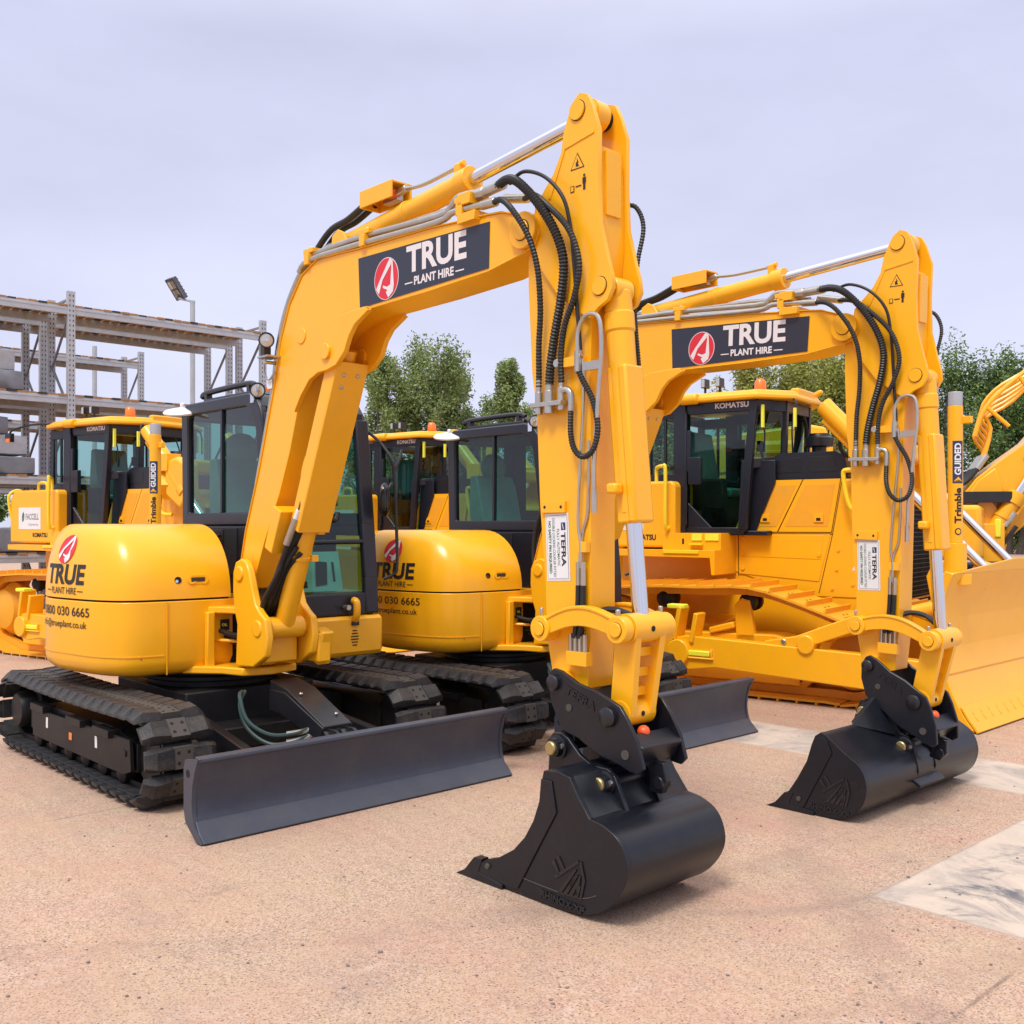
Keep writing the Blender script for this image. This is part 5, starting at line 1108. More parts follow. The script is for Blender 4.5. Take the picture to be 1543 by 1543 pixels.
# ------------------------------------------------------------------ larger excavator far right
def make_large_excavator():
    root = thing('large_excavator', 'larger yellow excavator at the right edge, pipe loops climbing its boom behind the bulldozer blade', 'excavator', (5.75, 15.4, 0), R_(-14)); root.scale = (1.3,)*3
    for sd in (1, -1):
        m = MB('chassis'); m.prism([(-1.9, .1), (-2.15, .45), (-1.9, .85), (1.9, .85), (2.15, .45), (1.9, .1), (1.6, .0), (-1.6, .0)], 1.1*sd-.3, 1.1*sd+.3); m.build('track', root, bevel=.05)
    m = MB('yellow'); m.prismz([(.9, .3), (.7, 1.2), (-1.9, 1.3), (-2.5, .8), (-2.6, 0), (-2.5, -.8), (-1.9, -1.3), (.5, -1.3), (.9, -.3)], .95, 1.52); m.prismz([(-.75, -1.2), (-.75, 1.22), (-1.9, 1.25), (-2.4, .7), (-2.4, -.7), (-1.9, -1.25)], 1.52, 2.22); hs = m.build('house', root, bevel=.05, seg=3)
    m = MB('yellow_worn')
    for i in range(6): m.box((-1.35, 1.255, 1.72+.075*i), (1.0, .02, .035))
    m.build('vent_slats', hs, bevel=.006)
    m = MB('yellow'); m.prism([(-2.3, 2.22), (-2.2, 2.30), (-1.0, 2.44), (-.8, 2.40), (-.75, 2.22)], -.7, .7); m.build('engine_cover', root, bevel=.03)
    m = MB('cab_grey'); m.prism([(-.35, 1.2), (-.35, 2.45), (.25, 2.45), (.45, 2.0), (.45, 1.2)], -1.25, -.45); m.build('cab', root, bevel=.05)
    BO = [(.50, 1.40), (.83, 1.84), (1.03, 2.00), (1.35, 2.24), (1.9, 2.90), (2.3, 3.2), (2.8, 3.25), (5.1, 2.3), (5.35, 2.0), (5.2, 1.8), (2.9, 2.55), (2.45, 2.45), (1.75, 1.72), (1.15, 1.15), (.7, .95)]
    m = MB('yellow'); m.prism(BO, -.25, .25); m.cyl((1.62, -.4, 2.30), (1.62, .4, 2.30), .09); m.prism([(1.30, 2.05), (1.55, 2.45), (1.75, 2.4), (1.8, 2.15), (1.5, 1.9)], .251, .28); m.prism([(.55, 1.3), (.83, 1.80), (1.02, 1.95), (1.10, 1.7), (.95, 1.25)], .251, .275)
    bo = m.build('boom', root, bevel=.03)
    for sd in (1, -1):
        m = MB('yellow'); a = Vector((.78 if sd > 0 else .88, .36*sd, .92)); b = Vector((1.62, .36*sd, 2.30)); d = (b-a).normalized(); m.cyl(a, a+d*.85, .085, n=22); m.cyl(a+d*.74, a+d*.87, .10, n=22); m.cyl(a+d*.55, a+d*.58, .095, n=22); m.tube([a+d*.1+Vector((.10, .02, -.03)), a+d*.8+Vector((.10, .02, -.03))], .018, n=8); cy = m.build('boom_cylinder', root)
        m = MB('chrome'); m.cyl(a+d*.8, b, .048, n=18); m.build('rod', cy)
    for k in range(6):
        y = -.20+.085*k; q = .05*k-.06
        m = MB('yellow'); m.tube([(2.3, y, 3.62), (1.75, y, 3.22), (1.30, y, 2.80+q), (1.02, y, 2.62+q), (.88, y, 2.40+q), (.98, y, 2.20+q), (.90, y, 2.02)], .020, n=8, smooth=3); m.build('pipe', bo)
        m = MB('steel'); m.cyl((.94, y, 2.09), (.84, y, 1.94), .032, n=10); m.m('hose'); m.tube([(.85, y, 1.95), (.70, y, 1.78), (.45, y, 1.70), (.1, y, 1.75), (-.2, y, 1.8)], .026, n=8); m.build('hydraulic_hose', bo)
    m = MB('black'); m.box((.70, .0, 1.62), (.9, .9, .12)); m.tube([(.55, .32, 1.45), (.75, .36, 1.25), (.95, .40, 1.18), (1.12, .40, 1.35)], .03, n=8); m.tube([(.55, .30, 1.35), (.80, .38, 1.1), (1.0, .42, 1.05), (1.2, .42, 1.3)], .025, n=8); m.m('steel').cyl((1.08, .40, 1.30), (1.18, .40, 1.45), .04); m.build('hose_junction', root)
    m = MB('yellow'); m.box((.92, .42, 1.12), (.30, .12, .42)); m.prism([(.62, .95), (.62, 1.45), (.95, 1.62), (1.15, 1.3), (1.1, .95)], .28, .33); m.m('hivis').box((1.0, .485, 1.28), (.06, .02, .2)); m.build('valve_cover', root, bevel=.02)
    m = MB('yellow'); m.tube([(.80, .3, 2.30), (.92, .3, 2.62), (1.25, .3, 2.95), (1.8, .3, 3.36), (2.3, .3, 3.7)], .024, n=8); m.tube([(.92, .3, 2.62), (1.15, .3, 2.40)], .024, n=8, smooth=0); m.tube([(1.25, .3, 2.95), (1.45, .3, 2.65)], .024, n=8, smooth=0); m.build('pipe_guard', bo)
    m = MB('yellow'); m.prism([(4.85, 2.7), (5.35, 2.35), (5.5, 2.0), (4.6, .3), (4.4, .35), (4.9, 2.0)], -.17, .17); m.build('dipper_arm', root, bevel=.02)
    m = MB('bucket_black'); m.prism([(4.35, .45), (4.7, .3), (4.6, -.0), (4.1, .0), (3.8, .15), (4.05, .3)], -.55, .55); m.build('bucket', root, bevel=.02)
    return root

# ------------------------------------------------------------------ storage racks
U = Vector((.730, .683, 0)); FW = Vector((.683, -.730, 0))
def make_rack(label, origin, nb, bay, top, depth=.95, group='galvanised racks along the yard edge', levels=None):
    """upright frames along +U (local y up the row); x local = depth towards FW"""
    root = thing('pallet_rack', label, 'rack', origin, math.atan2(U.y, U.x), group)
    levels = levels or [top-.33, top-1.86, top-3.25, top-4.55]
    for i in range(nb+1):
        x = i*bay
        for y in (0, -depth):
            m = MB('galv', flip=False); w = .115; t = .012
            m.box((x, y, top/2), (w, t, top)); m.box((x-w/2, y+(.04 if y < 0 else -.04)*-1*0+.035*(1 if y < 0 else 1), top/2), (t, .08, top)); m.box((x+w/2, y+.035, top/2), (t, .08, top))
            m.m('hole')
            z = .1
            while z < top-.03:
                for dx in (-.028, .028): m.box((x+dx, y-.0075, z), (.014, .003, .032)); 
                z += .085
            m.box((x, y, .02), (.01, .01, .01)); m.m('galv_dark').box((x, y+.02, .008), (.2, .16, .016))
            m.build('upright', root)
        m = MB('galv_dark', flip=False); z = .25; k = 0
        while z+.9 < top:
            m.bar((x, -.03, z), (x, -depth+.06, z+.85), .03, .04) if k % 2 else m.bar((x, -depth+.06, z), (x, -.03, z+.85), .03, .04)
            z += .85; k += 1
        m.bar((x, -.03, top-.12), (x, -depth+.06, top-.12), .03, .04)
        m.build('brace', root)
    for b in range(nb):
        x0, x1 = b*bay+.06, (b+1)*bay-.06
        for z in levels:
            if z < .3: continue
            for y in (.0, -depth+.035):
                m = MB('galv', flip=False); m.box(((x0+x1)/2, y-.02 if y == 0 else y, z), (x1-x0, .045, .135)); m.box(((x0+x1)/2, (y-.046 if y == 0 else y-.025), z+.03), (x1-x0, .006, .03)); m.build('beam', root, bevel=.006)
            m = MB('wood', flip=False); n = int((x1-x0)/.155)
            for k in range(n):
                xx = x0+.08+k*(x1-x0-.16)/(n-1); m.m('wood' if (k*7+int(z*10)) % 3 else 'wood_dark').box((xx, -depth/2+.02, z+.085+random.uniform(-.003, .004)), (.135, depth+random.uniform(-.02, .06), .034))
            m.build('deck', root)
    return root

def bundle(label, c, size, mname, parent=None):
    m = MB(mname, flip=False); sx, sy, sz = size; rnd = random.Random(hash(label) % 1000)
    nx, ny = 14, 8
    # lumpy wrapped load: noisy cross sections
    vs = []; K = 14
    for i in range(nx+1):
        for k in range(K):
            a = 2*PI*k/K; ca, sa = math.cos(a), math.sin(a)
            y = sy/2*math.copysign(abs(ca)**.16, ca); z = sz/2*math.copysign(abs(sa)**.16, sa)
            j = .955+.045*rnd.random(); e = 1 if 0 < i < nx else .95
            vs.append((-sx/2+sx*i/nx, y*j*e, z*j*e))
    fs = [tuple(range(K)), tuple(range((nx+1)*K-1, nx*K-1, -1))]
    for i in range(nx):
        for k in range(K): fs.append((i*K+k, i*K+(k+1) % K, (i+1)*K+(k+1) % K, (i+1)*K+k))
    m.add(vs, fs); o = m.build('wrapped_bundle', angle=45); o.location = c; o.rotation_euler = (0, 0, math.atan2(U.y, U.x))
    return tag(o, label, 'bundle', 'wrapped bundles on the racks')

# ------------------------------------------------------------------ trees
def leaf_cloud(rnd, clumps, n, size, up=.5):
    vs, fs, tint = [], [], []
    tot = sum(c[2] for c in clumps); 
    for c, r, w in clumps:
        k = int(n*w/tot); tb = rnd.random()*.5
        for _ in range(k):
            d = Vector((rnd.gauss(0, .55), rnd.gauss(0, .55), rnd.gauss(0, .6)))
            if d.length > .95: d *= rnd.uniform(.3, .95)/d.length
            p = Vector(c)+Vector((d.x*r[0], d.y*r[1], d.z*r[2]))
            a = Vector((rnd.gauss(0, 1), rnd.gauss(0, 1), rnd.gauss(0, .6)+up)).normalized(); b = a.orthogonal().normalized(); b.rotate(Matrix.Rotation(rnd.uniform(0, 2*PI), 3, a))
            s = size*rnd.uniform(.6, 1.3); i = len(vs)
            vs += [p-a*s*.5, p+b*s*.22, p+a*s*.55, p-b*s*.22]; fs.append((i, i+1, i+2, i+3)); tint.append(min(1, max(0, tb+rnd.uniform(0, .55))))
    return vs, fs, tint

def make_tree(label, loc, h, w, leafm, seed, stems=1, n=9000, group='trees beyond the yard', base=.12, loose=1., size=.22):
    rnd = random.Random(seed)
    root = thing('broadleaf_tree', label, 'tree', loc, rnd.uniform(0, 6), group)
    m = MB('bark', flip=False); clumps = []
    for sI in range(stems):
        ang = rnd.uniform(0, 6.28); off = w*.22*(sI > 0)*rnd.uniform(.6, 1.2); lean = Vector((math.cos(ang), math.sin(ang), 0))*off
        b0 = lean*.5; hh = h*rnd.uniform(.82, 1.0) if sI else h
        P = [b0, b0+lean*.4+Vector((rnd.uniform(-.1, .1), rnd.uniform(-.1, .1), hh*.3)), b0+lean*.9+Vector((rnd.uniform(-.2, .2), rnd.uniform(-.2, .2), hh*.62)), b0+lean*1.1+Vector((rnd.uniform(-.2, .2), 0, hh*.9))]
        Q = smooth_path(P, 5); r0 = .022*hh
        for i in range(len(Q)-1): m.cyl(Q[i], Q[i+1], r0*(1-i/len(Q))+.02, r0*(1-(i+1)/len(Q))+.02, n=8)
        nb = int(30/math.sqrt(stems))
        for k in range(nb):
            t = base+(1-base)*(k+rnd.random())/nb; j = min(len(Q)-2, int(t*(len(Q)-1))); p = Q[j].lerp(Q[j+1], t*(len(Q)-1)-j)
            env = math.sin(PI*min(1, max(.0, (t-base*.5)/(1-base*.5)))**.75)**.6*(1-.25*t)
            a2 = rnd.uniform(0, 6.28); L = w*.5*env*rnd.uniform(.45, 1.05)/(1 if stems == 1 else 1.25)
            e = p+Vector((math.cos(a2)*L, math.sin(a2)*L, L*rnd.uniform(.35, .95)))
            m.tube([p, p.lerp(e, .5)+Vector((0, 0, L*.05)), e], max(.015, r0*.25*(1-t)), n=5, smooth=2)
            for f in (1., .62):
                c = p.lerp(e, f)+Vector((rnd.uniform(-.3, .3), rnd.uniform(-.3, .3), rnd.uniform(-.2, .5))); R = max(.30, w*.13)*rnd.uniform(.7, 1.25)*loose
                clumps.append((c, (R*.75, R*.75, R*1.5), R**2))
    m.build('trunk', root)
    vs, fs, tint = leaf_cloud(rnd, clumps, n, size)
    me = bpy.data.meshes.new('crown'); me.from_pydata([tuple(v) for v in vs], [], fs); me.materials.append(MATS[leafm])
    at = me.attributes.new('tint', 'FLOAT', 'FACE'); at.data.foreach_set('value', tint)
    o = bpy.data.objects.new('crown', me); COL.objects.link(o); o.parent = root
    return root

def ground_material():
    m = bpy.data.materials.new('yard_concrete'); m.use_nodes = True; N = m.node_tree.nodes; L = m.node_tree.links
    b = N['Principled BSDF']; b.inputs['Roughness'].default_value = .85
    tc = N.new('ShaderNodeTexCoord'); mp = N.new('ShaderNodeMapping'); mp.vector_type = 'POINT'
    mp.inputs['Rotation'].default_value = (0, 0, -math.atan2(FW.y, FW.x)); L.new(tc.outputs['Object'], mp.inputs[0])
    V = mp.outputs[0]
    def noise(sc, det=4, rough=.6, vec=None, dist=0):
        n = N.new('ShaderNodeTexNoise'); n.inputs['Scale'].default_value = sc; n.inputs['Detail'].default_value = det; n.inputs['Roughness'].default_value = rough; n.inputs['Distortion'].default_value = dist
        L.new(vec or V, n.inputs['Vector']); return n.outputs['Fac']
    def mr(x, a, b_, c=0., d=1.):
        n = N.new('ShaderNodeMapRange'); n.inputs[1].default_value = a; n.inputs[2].default_value = b_; n.inputs[3].default_value = c; n.inputs[4].default_value = d; L.new(x, n.inputs[0]); return n.outputs[0]
    def mth(op, a, b_=None):
        n = N.new('ShaderNodeMath'); n.operation = op
        for i, q in enumerate((a, b_)):
            if q is None: continue
            if isinstance(q, (int, float)): n.inputs[i].default_value = q
            else: L.new(q, n.inputs[i])
        return n.outputs[0]
    def mix(f, a, b_, mode='MIX'):
        n = N.new('ShaderNodeMix'); n.data_type = 'RGBA'; n.blend_type = mode
        for i, q in ((0, f), (6, a), (7, b_)):
            if isinstance(q, (int, float)): n.inputs[i].default_value = q
            elif isinstance(q, tuple): n.inputs[i].default_value = (*q, 1)
            else: L.new(q, n.inputs[i])
        return n.outputs[2]
    sp = N.new('ShaderNodeSeparateXYZ'); L.new(V, sp.inputs[0]); A, B = sp.outputs[0], sp.outputs[1]
    base = mix(mr(noise(.55, 5), .42, .58), GCOL[0], GCOL[1])
    base = mix(mr(noise(1.3, 7, .68), .44, .64, 0, .9), base, GCOL[2])
    base = mix(mr(noise(.23, 3), .5, .7, 0, .5), base, GCOL[3])
    mp2 = N.new('ShaderNodeMapping'); mp2.inputs['Scale'].default_value = (1.2, 9, 1); mp2.inputs['Rotation'].default_value = (0, 0, .5); L.new(V, mp2.inputs[0])
    base = mix(mr(noise(1.3, 8, .75, vec=mp2.outputs[0]), .46, .68, 0, .40), base, (.30, .20, .165))
    base = mix(mr(noise(.75, 9, .78, dist=.6), .53, .68, 0, .55), base, (.27, .20, .17))
    base = mix(mr(noise(2.6, 7, .7, dist=.4), .60, .72, 0, .55), base, (.52, .40, .33))
    # exposed aggregate: pale and dark chips
    v1 = N.new('ShaderNodeTexVoronoi'); v1.inputs['Scale'].default_value = 118; L.new(V, v1.inputs['Vector'])
    v2 = N.new('ShaderNodeTexVoronoi'); v2.inputs['Scale'].default_value = 72; v2.inputs['Randomness'].default_value = 1; L.new(V, v2.inputs['Vector'])
    patch = mr(noise(1.1, 4), .35, .62, .35, 1)
    sc1 = N.new('ShaderNodeSeparateColor'); L.new(v1.outputs['Color'], sc1.inputs[0]); sc2 = N.new('ShaderNodeSeparateColor'); L.new(v2.outputs['Color'], sc2.inputs[0])
    base = mix(mth('MULTIPLY', mr(sc1.outputs[0], .55, .60), mth('MULTIPLY', patch, .42)), base, (.64, .51, .43))
    dk = mth('MULTIPLY', mth('MULTIPLY', mr(sc1.outputs[1], .62, .66), mr(v1.outputs['Distance'], .55, .25)), mth('ADD', mth('MULTIPLY', patch, .45), .30))
    base = mix(dk, base, (.075, .042, .04))
    dk2 = mth('MULTIPLY', mth('MULTIPLY', mr(sc2.outputs[1], .87, .89), mr(v2.outputs['Distance'], .42, .22)), mth('ADD', mth('MULTIPLY', patch, .40), .40))
    base = mix(dk2, base, (.055, .035, .034))
    base = mix(mr(noise(160, 3, .7), .55, .68, 0, .55), base, (.20, .125, .11))
    base = mix(mr(noise(33, 5, .75), .56, .72, 0, .28), base, (.28, .18, .16))
    # smoother pale slabs
    wob = mr(noise(7, 6, .7), 0, 1, -.013, .013); A2 = mth('ADD', A, wob); B2 = mth('ADD', B, wob)
    def band(x, lo, hi, e=.02): return mth('MULTIPLY', mr(x, lo-e, lo+e), mr(x, hi+e, hi-e))
    s1 = band(B2, 6.80, 7.62); s2 = mth('MULTIPLY', mr(A2, -2.33, -2.29), mr(B2, 4.40, 4.44))
    slab = mth('MAXIMUM', s1, s2)
    smear = noise(1.6, 8, .72, dist=1.2)
    sl = mix(mr(noise(4, 6, .7), .3, .7), (.46, .39, .33), (.55, .45, .37))
    sl = mix(mr(smear, .47, .60, 0, .75), sl, (.29, .255, .24)); 
    st2 = mth('MULTIPLY', mth('MULTIPLY', mr(noise(2.4, 8, .75, dist=1.5), .47, .60), band(A, -2.15, -1.75, .12)), s2)
    sl = mix(mth('MULTIPLY', st2, .95), sl, (.10, .105, .125))
    sl = mix(mr(noise(9, 5, .7), .55, .75, 0, .5), sl, (.60, .50, .42))
    base = mix(slab, base, sl)
    # joints cut along the slab grid, with dirt in them
    fr = mth('FRACT', mth('DIVIDE', mth('ADD', A, 1.545), 4.585)); dj = mth('MULTIPLY', mth('MINIMUM', fr, mth('SUBTRACT', 1, fr)), 4.585)
    jn = mth('MULTIPLY', mr(dj, .012, .004), mr(noise(2.2, 4), .40, .62, .05, .75))
    base = mix(jn, base, (.07, .055, .05))
    de = mth('MINIMUM', mth('ABSOLUTE', mth('ADD', A2, 2.31)), mth('ABSOLUTE', mth('SUBTRACT', B2, 4.42)))
    edge = mth('MULTIPLY', mr(de, .012, .003), mth('MULTIPLY', mth('MULTIPLY', mr(A, -2.36, -2.34), mr(B, 4.37, 4.39)), .25))
    base = mix(edge, base, (.12, .09, .08))
    # tyre scuffs
    wv = N.new('ShaderNodeTexNoise'); wv.inputs['Scale'].default_value = .8; L.new(V, wv.inputs['Vector'])
    rad = mth('SQRT', mth('ADD', mth('POWER', mth('ADD', A, 3.4), 2), mth('POWER', mth('SUBTRACT', B, 4.55), 2)))
    arc = mth('MULTIPLY', band(rad, 1.05, 1.13, .03), mth('MULTIPLY', mr(B, 3.3, 3.6), mr(B, 4.5, 4.3)))
    base = mix(mth('MULTIPLY', arc, mth('MULTIPLY', mr(A, -2.9, -2.6), .35)), base, (.22, .16, .14))
    for ca, cb, r0, r1, amt in ((3.2, 9.5, 7.55, 7.78, .28), (3.2, 9.5, 9.0, 9.22, .24), (-9.0, 5.4, 6.1, 6.30, .25), (-9.0, 5.4, 7.4, 7.58, .22)):
        rd = mth('SQRT', mth('ADD', mth('POWER', mth('SUBTRACT', A, ca), 2), mth('POWER', mth('SUBTRACT', B, cb), 2)))
        base = mix(mth('MULTIPLY', mth('MULTIPLY', band(rd, r0, r1, .03), mr(noise(2.1, 6, .7), .40, .62)), amt), base, (.20, .14, .115))
    base = mix(mth('MULTIPLY', mr(noise(.9, 5, .6, dist=.8), .66, .71), .45), base, (.16, .115, .10))
    L.new(base, b.inputs['Base Color'])
    bp = N.new('ShaderNodeBump'); bp.inputs['Strength'].default_value = .5; bp.inputs['Distance'].default_value = .006
    hgt = mth('ADD', noise(120, 4, .7), mth('MULTIPLY', v1.outputs['Distance'], .6)); hgt = mth('SUBTRACT', hgt, mth('MULTIPLY', jn, 1.5)); L.new(mth('MULTIPLY', hgt, mth('SUBTRACT', 1, mth('MULTIPLY', slab, .7))), bp.inputs['Height']); L.new(bp.outputs[0], b.inputs['Normal'])
    MATS['yard'] = m

# ------------------------------------------------------------------ build
GCOL = [(.475, .305, .205), (.44, .31, .205), (.46, .262, .19), (.42, .31, .212)]
ground_material()
m = MB('yard', flip=False); S = 400; m.add([(-S, -S, 0), (S, -S, 0), (S, S, 0), (-S, S, 0)], [(0, 1, 2, 3)])
g = m.build('ground', recalc=False, smooth=False); g['kind'] = 'structure'

rnd = random.Random(3); m = MB('yard', flip=False); MATS['stone'] = mat('stone', (.22, .17, .15), .9, var=.5, vscale=40); m.m('stone')
for k in range(420):
    y = 3.0+9*rnd.random()**1.6; x = rnd.uniform(-.55, .55)*y; r = rnd.uniform(.003, .008)*(1.5 if rnd.random() < .08 else 1)
    m.sphere((x, y, r*.4), r, n=6, sc=(1, rnd.uniform(.6, 1), .65))
m.mats = ['stone']; m.mi = [0]*len(m.mi)
o = m.build('loose_grit'); o['kind'] = 'stuff'; tag(o, 'scattered loose grit and small stones lying on the concrete yard', 'grit')
RZ = math.atan2(-.730, .683)
pads = pad_mesh()
make_excavator('nearest yellow tracked excavator, narrow black bucket resting on the concrete, front left', (-2.237, 7.711, 0), RZ, 1., pads, dict(boom=0, dip=0, coup=0), False)
make_excavator('second yellow tracked excavator with the wide black ditching bucket, behind the nearest one', (-.145, 9.163, 0), RZ, .97, pads, dict(boom=R_(-2.0), dip=R_(-1.5), coup=R_(-14)), True)
dz = make_dozer('right yellow bulldozer, its big blade and mast standing by the wide bucket', (2.904, 11.505, 0), R_(-36))
bpy.context.view_layer.update()
d2 = copy_tree(dz); d2.location = (-5.03, 14.2, 0); d2.rotation_euler = (0, 0, R_(-33)); d2['label'] = 'yellow crawler bulldozer at the far left between the steel racks and the nearest excavator'
d3 = copy_tree(dz); d3.location = (-1.07, 16.3, 0); d3.rotation_euler = (0, 0, R_(-38)); d3['label'] = 'yellow crawler bulldozer seen in the gap between the two excavator cabs'
make_large_excavator()

R0 = Vector((-7.52, 17.5, 0))
make_rack('front galvanised steel rack with bare timber decks, taller uprights nearest the yard', R0-U*3.66-FW*.95, 2, 3.66, 5.70)
make_rack('galvanised steel rack standing back to back behind the front rack', R0-U*3.66-FW*2.31, 2, 3.66, 5.70)
make_rack('farther lower galvanised rack seen below the top deck of the front rack', Vector((-8.55, 23.6, 0))-U*7.3-FW*.95, 2, 3.66, 5.70)
for lb, x, lv, dy, sz, mn in (('dark grey wrapped bundle on the second deck of the front rack', .62, 1, -.45, (2.0, .75, .34), 'wrap'), ('upper pale grey wrapped bundle on the second deck of the front rack', .55, 1, -.5, (1.9, .7, .36), 'wrap_light'),
                           ('lower dark wrapped bundle on the third deck of the front rack', .75, 2, -.45, (2.1, .75, .30), 'wrap'), ('upper pale wrapped bundle on the third deck of the front rack', .70, 2, -.5, (2.0, .7, .34), 'wrap_light'), ('wide wrapped bundle on the lowest deck of the front rack', 1.0, 3, -.45, (2.4, .8, .42), 'wrap'), ('long dark wrapped bundle close under the second deck, top of its pile', .45, 2, -.5, (1.9, .7, .30), 'wrap')):
    z = [5.37, 3.84, 2.45, 1.15][lv]+.10+sz[2]/2+(.32 if lb.startswith('upper') else .66 if 'top of its pile' in lb else 0)
    p = R0-U*3.66+U*(x+1.3)+FW*dy; bundle(lb, (p.x, p.y, z), sz, mn)

def flood(label, loc, h, full=True):
    root = thing('floodlight_pole', label, 'light pole', loc, 0, 'floodlight poles behind the racks')
    m = MB('galv', flip=False); m.cyl((0, 0, 0), (0, 0, h*.55), .085, n=14); m.cyl((0, 0, h*.55), (0, 0, h), .062, n=14); m.cyl((0, 0, 0), (0, 0, .03), .2, n=14); m.build('pole', root)
    if full:
        m = MB('galv', flip=False); m.bar((.06, 0, h-.04), (-.36, -.02, h+.06), .05, .05); m.build('arm', root)
        m = MB('galv_dark', flip=False); Rm = Matrix.Rotation(R_(38), 3, 'Y') @ Matrix.Rotation(R_(-22), 3, 'X'); c = Vector((-.48, -.05, h+.42)); RM = Matrix.Rotation(R_(48), 3, 'Z') @ Matrix.Rotation(R_(-36), 3, 'Y'); RM = RM @ Matrix.Scale(.74, 3); c = Vector((-.40, -.04, h+.30)); m.box(c, (.16, .52, .78), rot=RM); m.bar((-.36, -.02, h+.05), (-.34, -.04, h+.2), .05, .05)
        for k in range(5): m.box(c+RM @ Vector((.10, 0, -.28+.14*k)), (.06, .46, .03), rot=RM)
        m.m('print_grey').box(c+RM @ Vector((-.083, 0, 0)), (.008, .44, .68), rot=RM)
        for ya in (-.1, .1):
            for za in (-.16, .16): m.m('lens').box(c+RM @ Vector((-.089, ya, za)), (.006, .16, .26), rot=RM); m.build('lamp_head', root, bevel=.02)
    return root
flood('tall floodlight pole with tilted lamp head above the top rack deck', (-8.10, 26.0, 0), 7.40)
flood('thin bare pole seen between the racks, without a lamp in view', (-11.4, 28.0, 0), 6.6, False)

TR = [
 ('tall poplar at the left edge of the clump behind the excavator boom', -5.75, 44, 9.0, 4.4, 'leaf_poplar', 1),
 ('tallest many-stemmed poplar in the middle of the clump behind the excavators', -4.25, 45, 9.7, 5.6, 'leaf_poplar', 3),
 ('poplar at the right of the clump, above the second cab', -2.6, 46, 8.6, 4.6, 'leaf_poplar', 1),
 ('small separate poplar left of the excavator dipper arm', -.1, 45, 9.0, 3.8, 'leaf_poplar', 1),
 ('low bushy tree between the poplars behind the second cab', -1.3, 47, 6.2, 3.4, 'leaf_poplar', 2),
 ('yellowish tree behind the bulldozer cab roof, left of its beacon', 9.4, 40, 8.2, 5.2, 'leaf_yellow', 2),
 ('broad yellow-green tree under the second boom', 11.6, 41, 9.4, 6.0, 'leaf_yellow', 3),
 ('yellow-green tree between the beacon and the second dipper arm', 13.6, 40, 9.2, 5.6, 'leaf_yellow', 2),
 ('dark tree immediately right of the second dipper arm', 16.6, 39, 8.3, 6.0, 'leaf_dark', 3),
 ('dark green tree behind the guidance mast', 18.4, 38, 7.9, 5.6, 'leaf_dark', 3),
 ('tall green tree at the right edge of the photo', 20.2, 39, 8.5, 6.0, 'leaf_dark', 2),
 ('slim tree in the gap left of the first bulldozer cab', 6.6, 46, 7.4, 3.0, 'leaf_poplar', 2),
]
for i, (lb, x, y, h, w, lm, stn) in enumerate(TR):
    pop = lm == 'leaf_poplar'
    F_ = 1. if pop else 1.6
    make_tree(lb, (x*F_, y*F_, 0), h*F_*(.93 if not pop else 1), w*F_, lm, 11+i, stn, n=26000 if pop else 32000, base=.15 if pop else .06, loose=1.0 if pop else 1.05, size=.16 if pop else .22)
# hedge line far off that reads as one mass
rnd = random.Random(5); cl = []
for k in range(70):
    x = -40+k*1.35; cl.append(((x*1.3, 72+rnd.uniform(-1, 1), rnd.uniform(.6, 3.2)), (1.3, 1.0, 1.2), 1.))
vs, fs, tint = leaf_cloud(rnd, cl, 60000, .42)
me = bpy.data.meshes.new('hedge'); me.from_pydata([tuple(v) for v in vs], [], fs); me.materials.append(MATS['leaf_dark']); me.attributes.new('tint', 'FLOAT', 'FACE').data.foreach_set('value', tint)
o = bpy.data.objects.new('hedge', me); COL.objects.link(o); o['kind'] = 'stuff'; tag(o, 'dark hedge along the far edge of the yard behind all the machines', 'hedge')

# ------------------------------------------------------------------ sky, sun, camera
EL, AZ = R_(58), R_(205)
w = bpy.data.worlds.new('World'); SC.world = w; w.use_nodes = True; N = w.node_tree.nodes; L = w.node_tree.links
bg = N['Background']
sky = N.new('ShaderNodeTexSky'); sky.sky_type = 'NISHITA'; sky.sun_disc = False; sky.sun_elevation = EL; sky.sun_rotation = AZ
tc = N.new('ShaderNodeTexCoord'); sp = N.new('ShaderNodeSeparateXYZ'); L.new(tc.outputs['Generated'], sp.inputs[0])
rp = N.new('ShaderNodeValToRGB'); L.new(sp.outputs[2], rp.inputs[0]); e = rp.color_ramp.elements
SKYK = 10.
def c_(r, g, b, k=1.): return (r*SKYK*k, g*SKYK*k, b*SKYK*k, 1)
e[0].position = 0.; e[0].color = c_(.60, .62, .78)
e[1].position = 1.; e[1].color = c_(1.5, 1.45, 1.42)
for p, col in ((.18, c_(.585, .60, .765)), (.42, c_(.55, .565, .74)), (.65, c_(1.05, 1.04, 1.12))):
    x = e.new(p); x.color = col
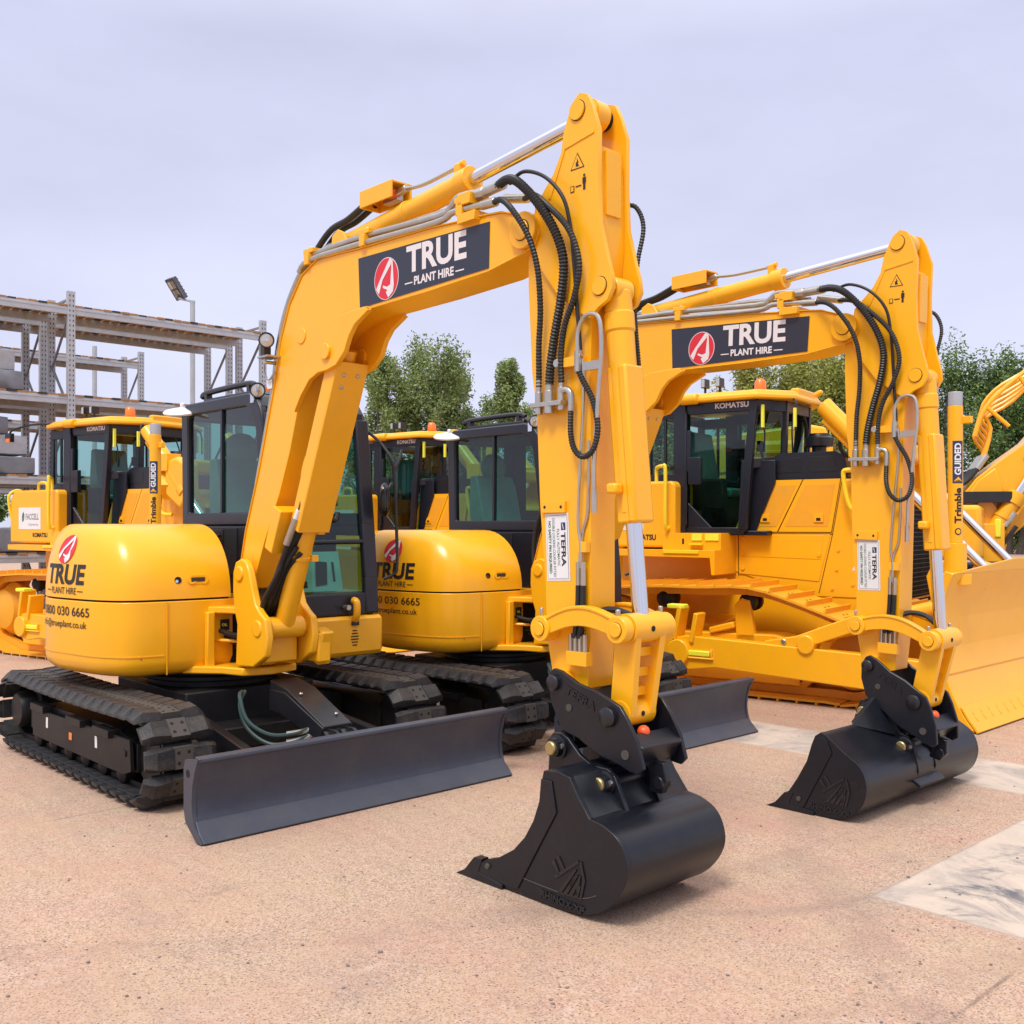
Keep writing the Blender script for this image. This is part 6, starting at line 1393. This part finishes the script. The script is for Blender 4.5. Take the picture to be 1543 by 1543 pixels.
mp = N.new('ShaderNodeMapping'); mp.inputs['Scale'].default_value = (1, 1, 2.6); L.new(tc.outputs['Generated'], mp.inputs[0])
nz = N.new('ShaderNodeTexNoise'); nz.inputs['Scale'].default_value = 1.9; nz.inputs['Detail'].default_value = 7; nz.inputs['Roughness'].default_value = .55; L.new(mp.outputs[0], nz.inputs['Vector'])
mr = N.new('ShaderNodeMapRange'); mr.inputs[1].default_value = .3; mr.inputs[2].default_value = .7; mr.inputs[3].default_value = .89; mr.inputs[4].default_value = 1.11; L.new(nz.outputs['Fac'], mr.inputs[0])
mu = N.new('ShaderNodeVectorMath'); mu.operation = 'SCALE'; L.new(rp.outputs[0], mu.inputs[0]); L.new(mr.outputs[0], mu.inputs['Scale'])
mx = N.new('ShaderNodeMix'); mx.data_type = 'RGBA'; mx.inputs[0].default_value = .92; L.new(sky.outputs[0], mx.inputs[6]); L.new(mu.outputs[0], mx.inputs[7])
L.new(mx.outputs[2], bg.inputs['Color']); bg.inputs['Strength'].default_value = .1
sd = bpy.data.lights.new('sun', 'SUN'); sd.energy = 2.1; sd.angle = R_(16); sd.color = (1., .95, .88)
so = bpy.data.objects.new('sun', sd); COL.objects.link(so)
# light arrives from the camera's left and behind, high in the overcast
dirv = Vector((math.sin(AZ)*math.cos(EL), math.cos(AZ)*math.cos(EL), math.sin(EL)))
so.rotation_euler = dirv.to_track_quat('Z', 'Y').to_euler(); so.location = dirv*60
cd = bpy.data.cameras.new('camera'); cd.sensor_width = 36; cd.lens = 36*1545/1543; cd.shift_y = 20.5/1543; cd.clip_end = 2000; cd.clip_start = .05
co = bpy.data.objects.new('camera', cd); COL.objects.link(co); co.location = (0, 0, 1.7); co.rotation_euler = (R_(90), 0, 0); SC.camera = co
SC.view_settings.view_transform = 'Standard'; SC.view_settings.look = 'None'; SC.view_settings.exposure = .36; SC.view_settings.gamma = 1
SC.render.engine = 'CYCLES'; SC.cycles.max_bounces = 8; SC.cycles.transparent_max_bounces = 16
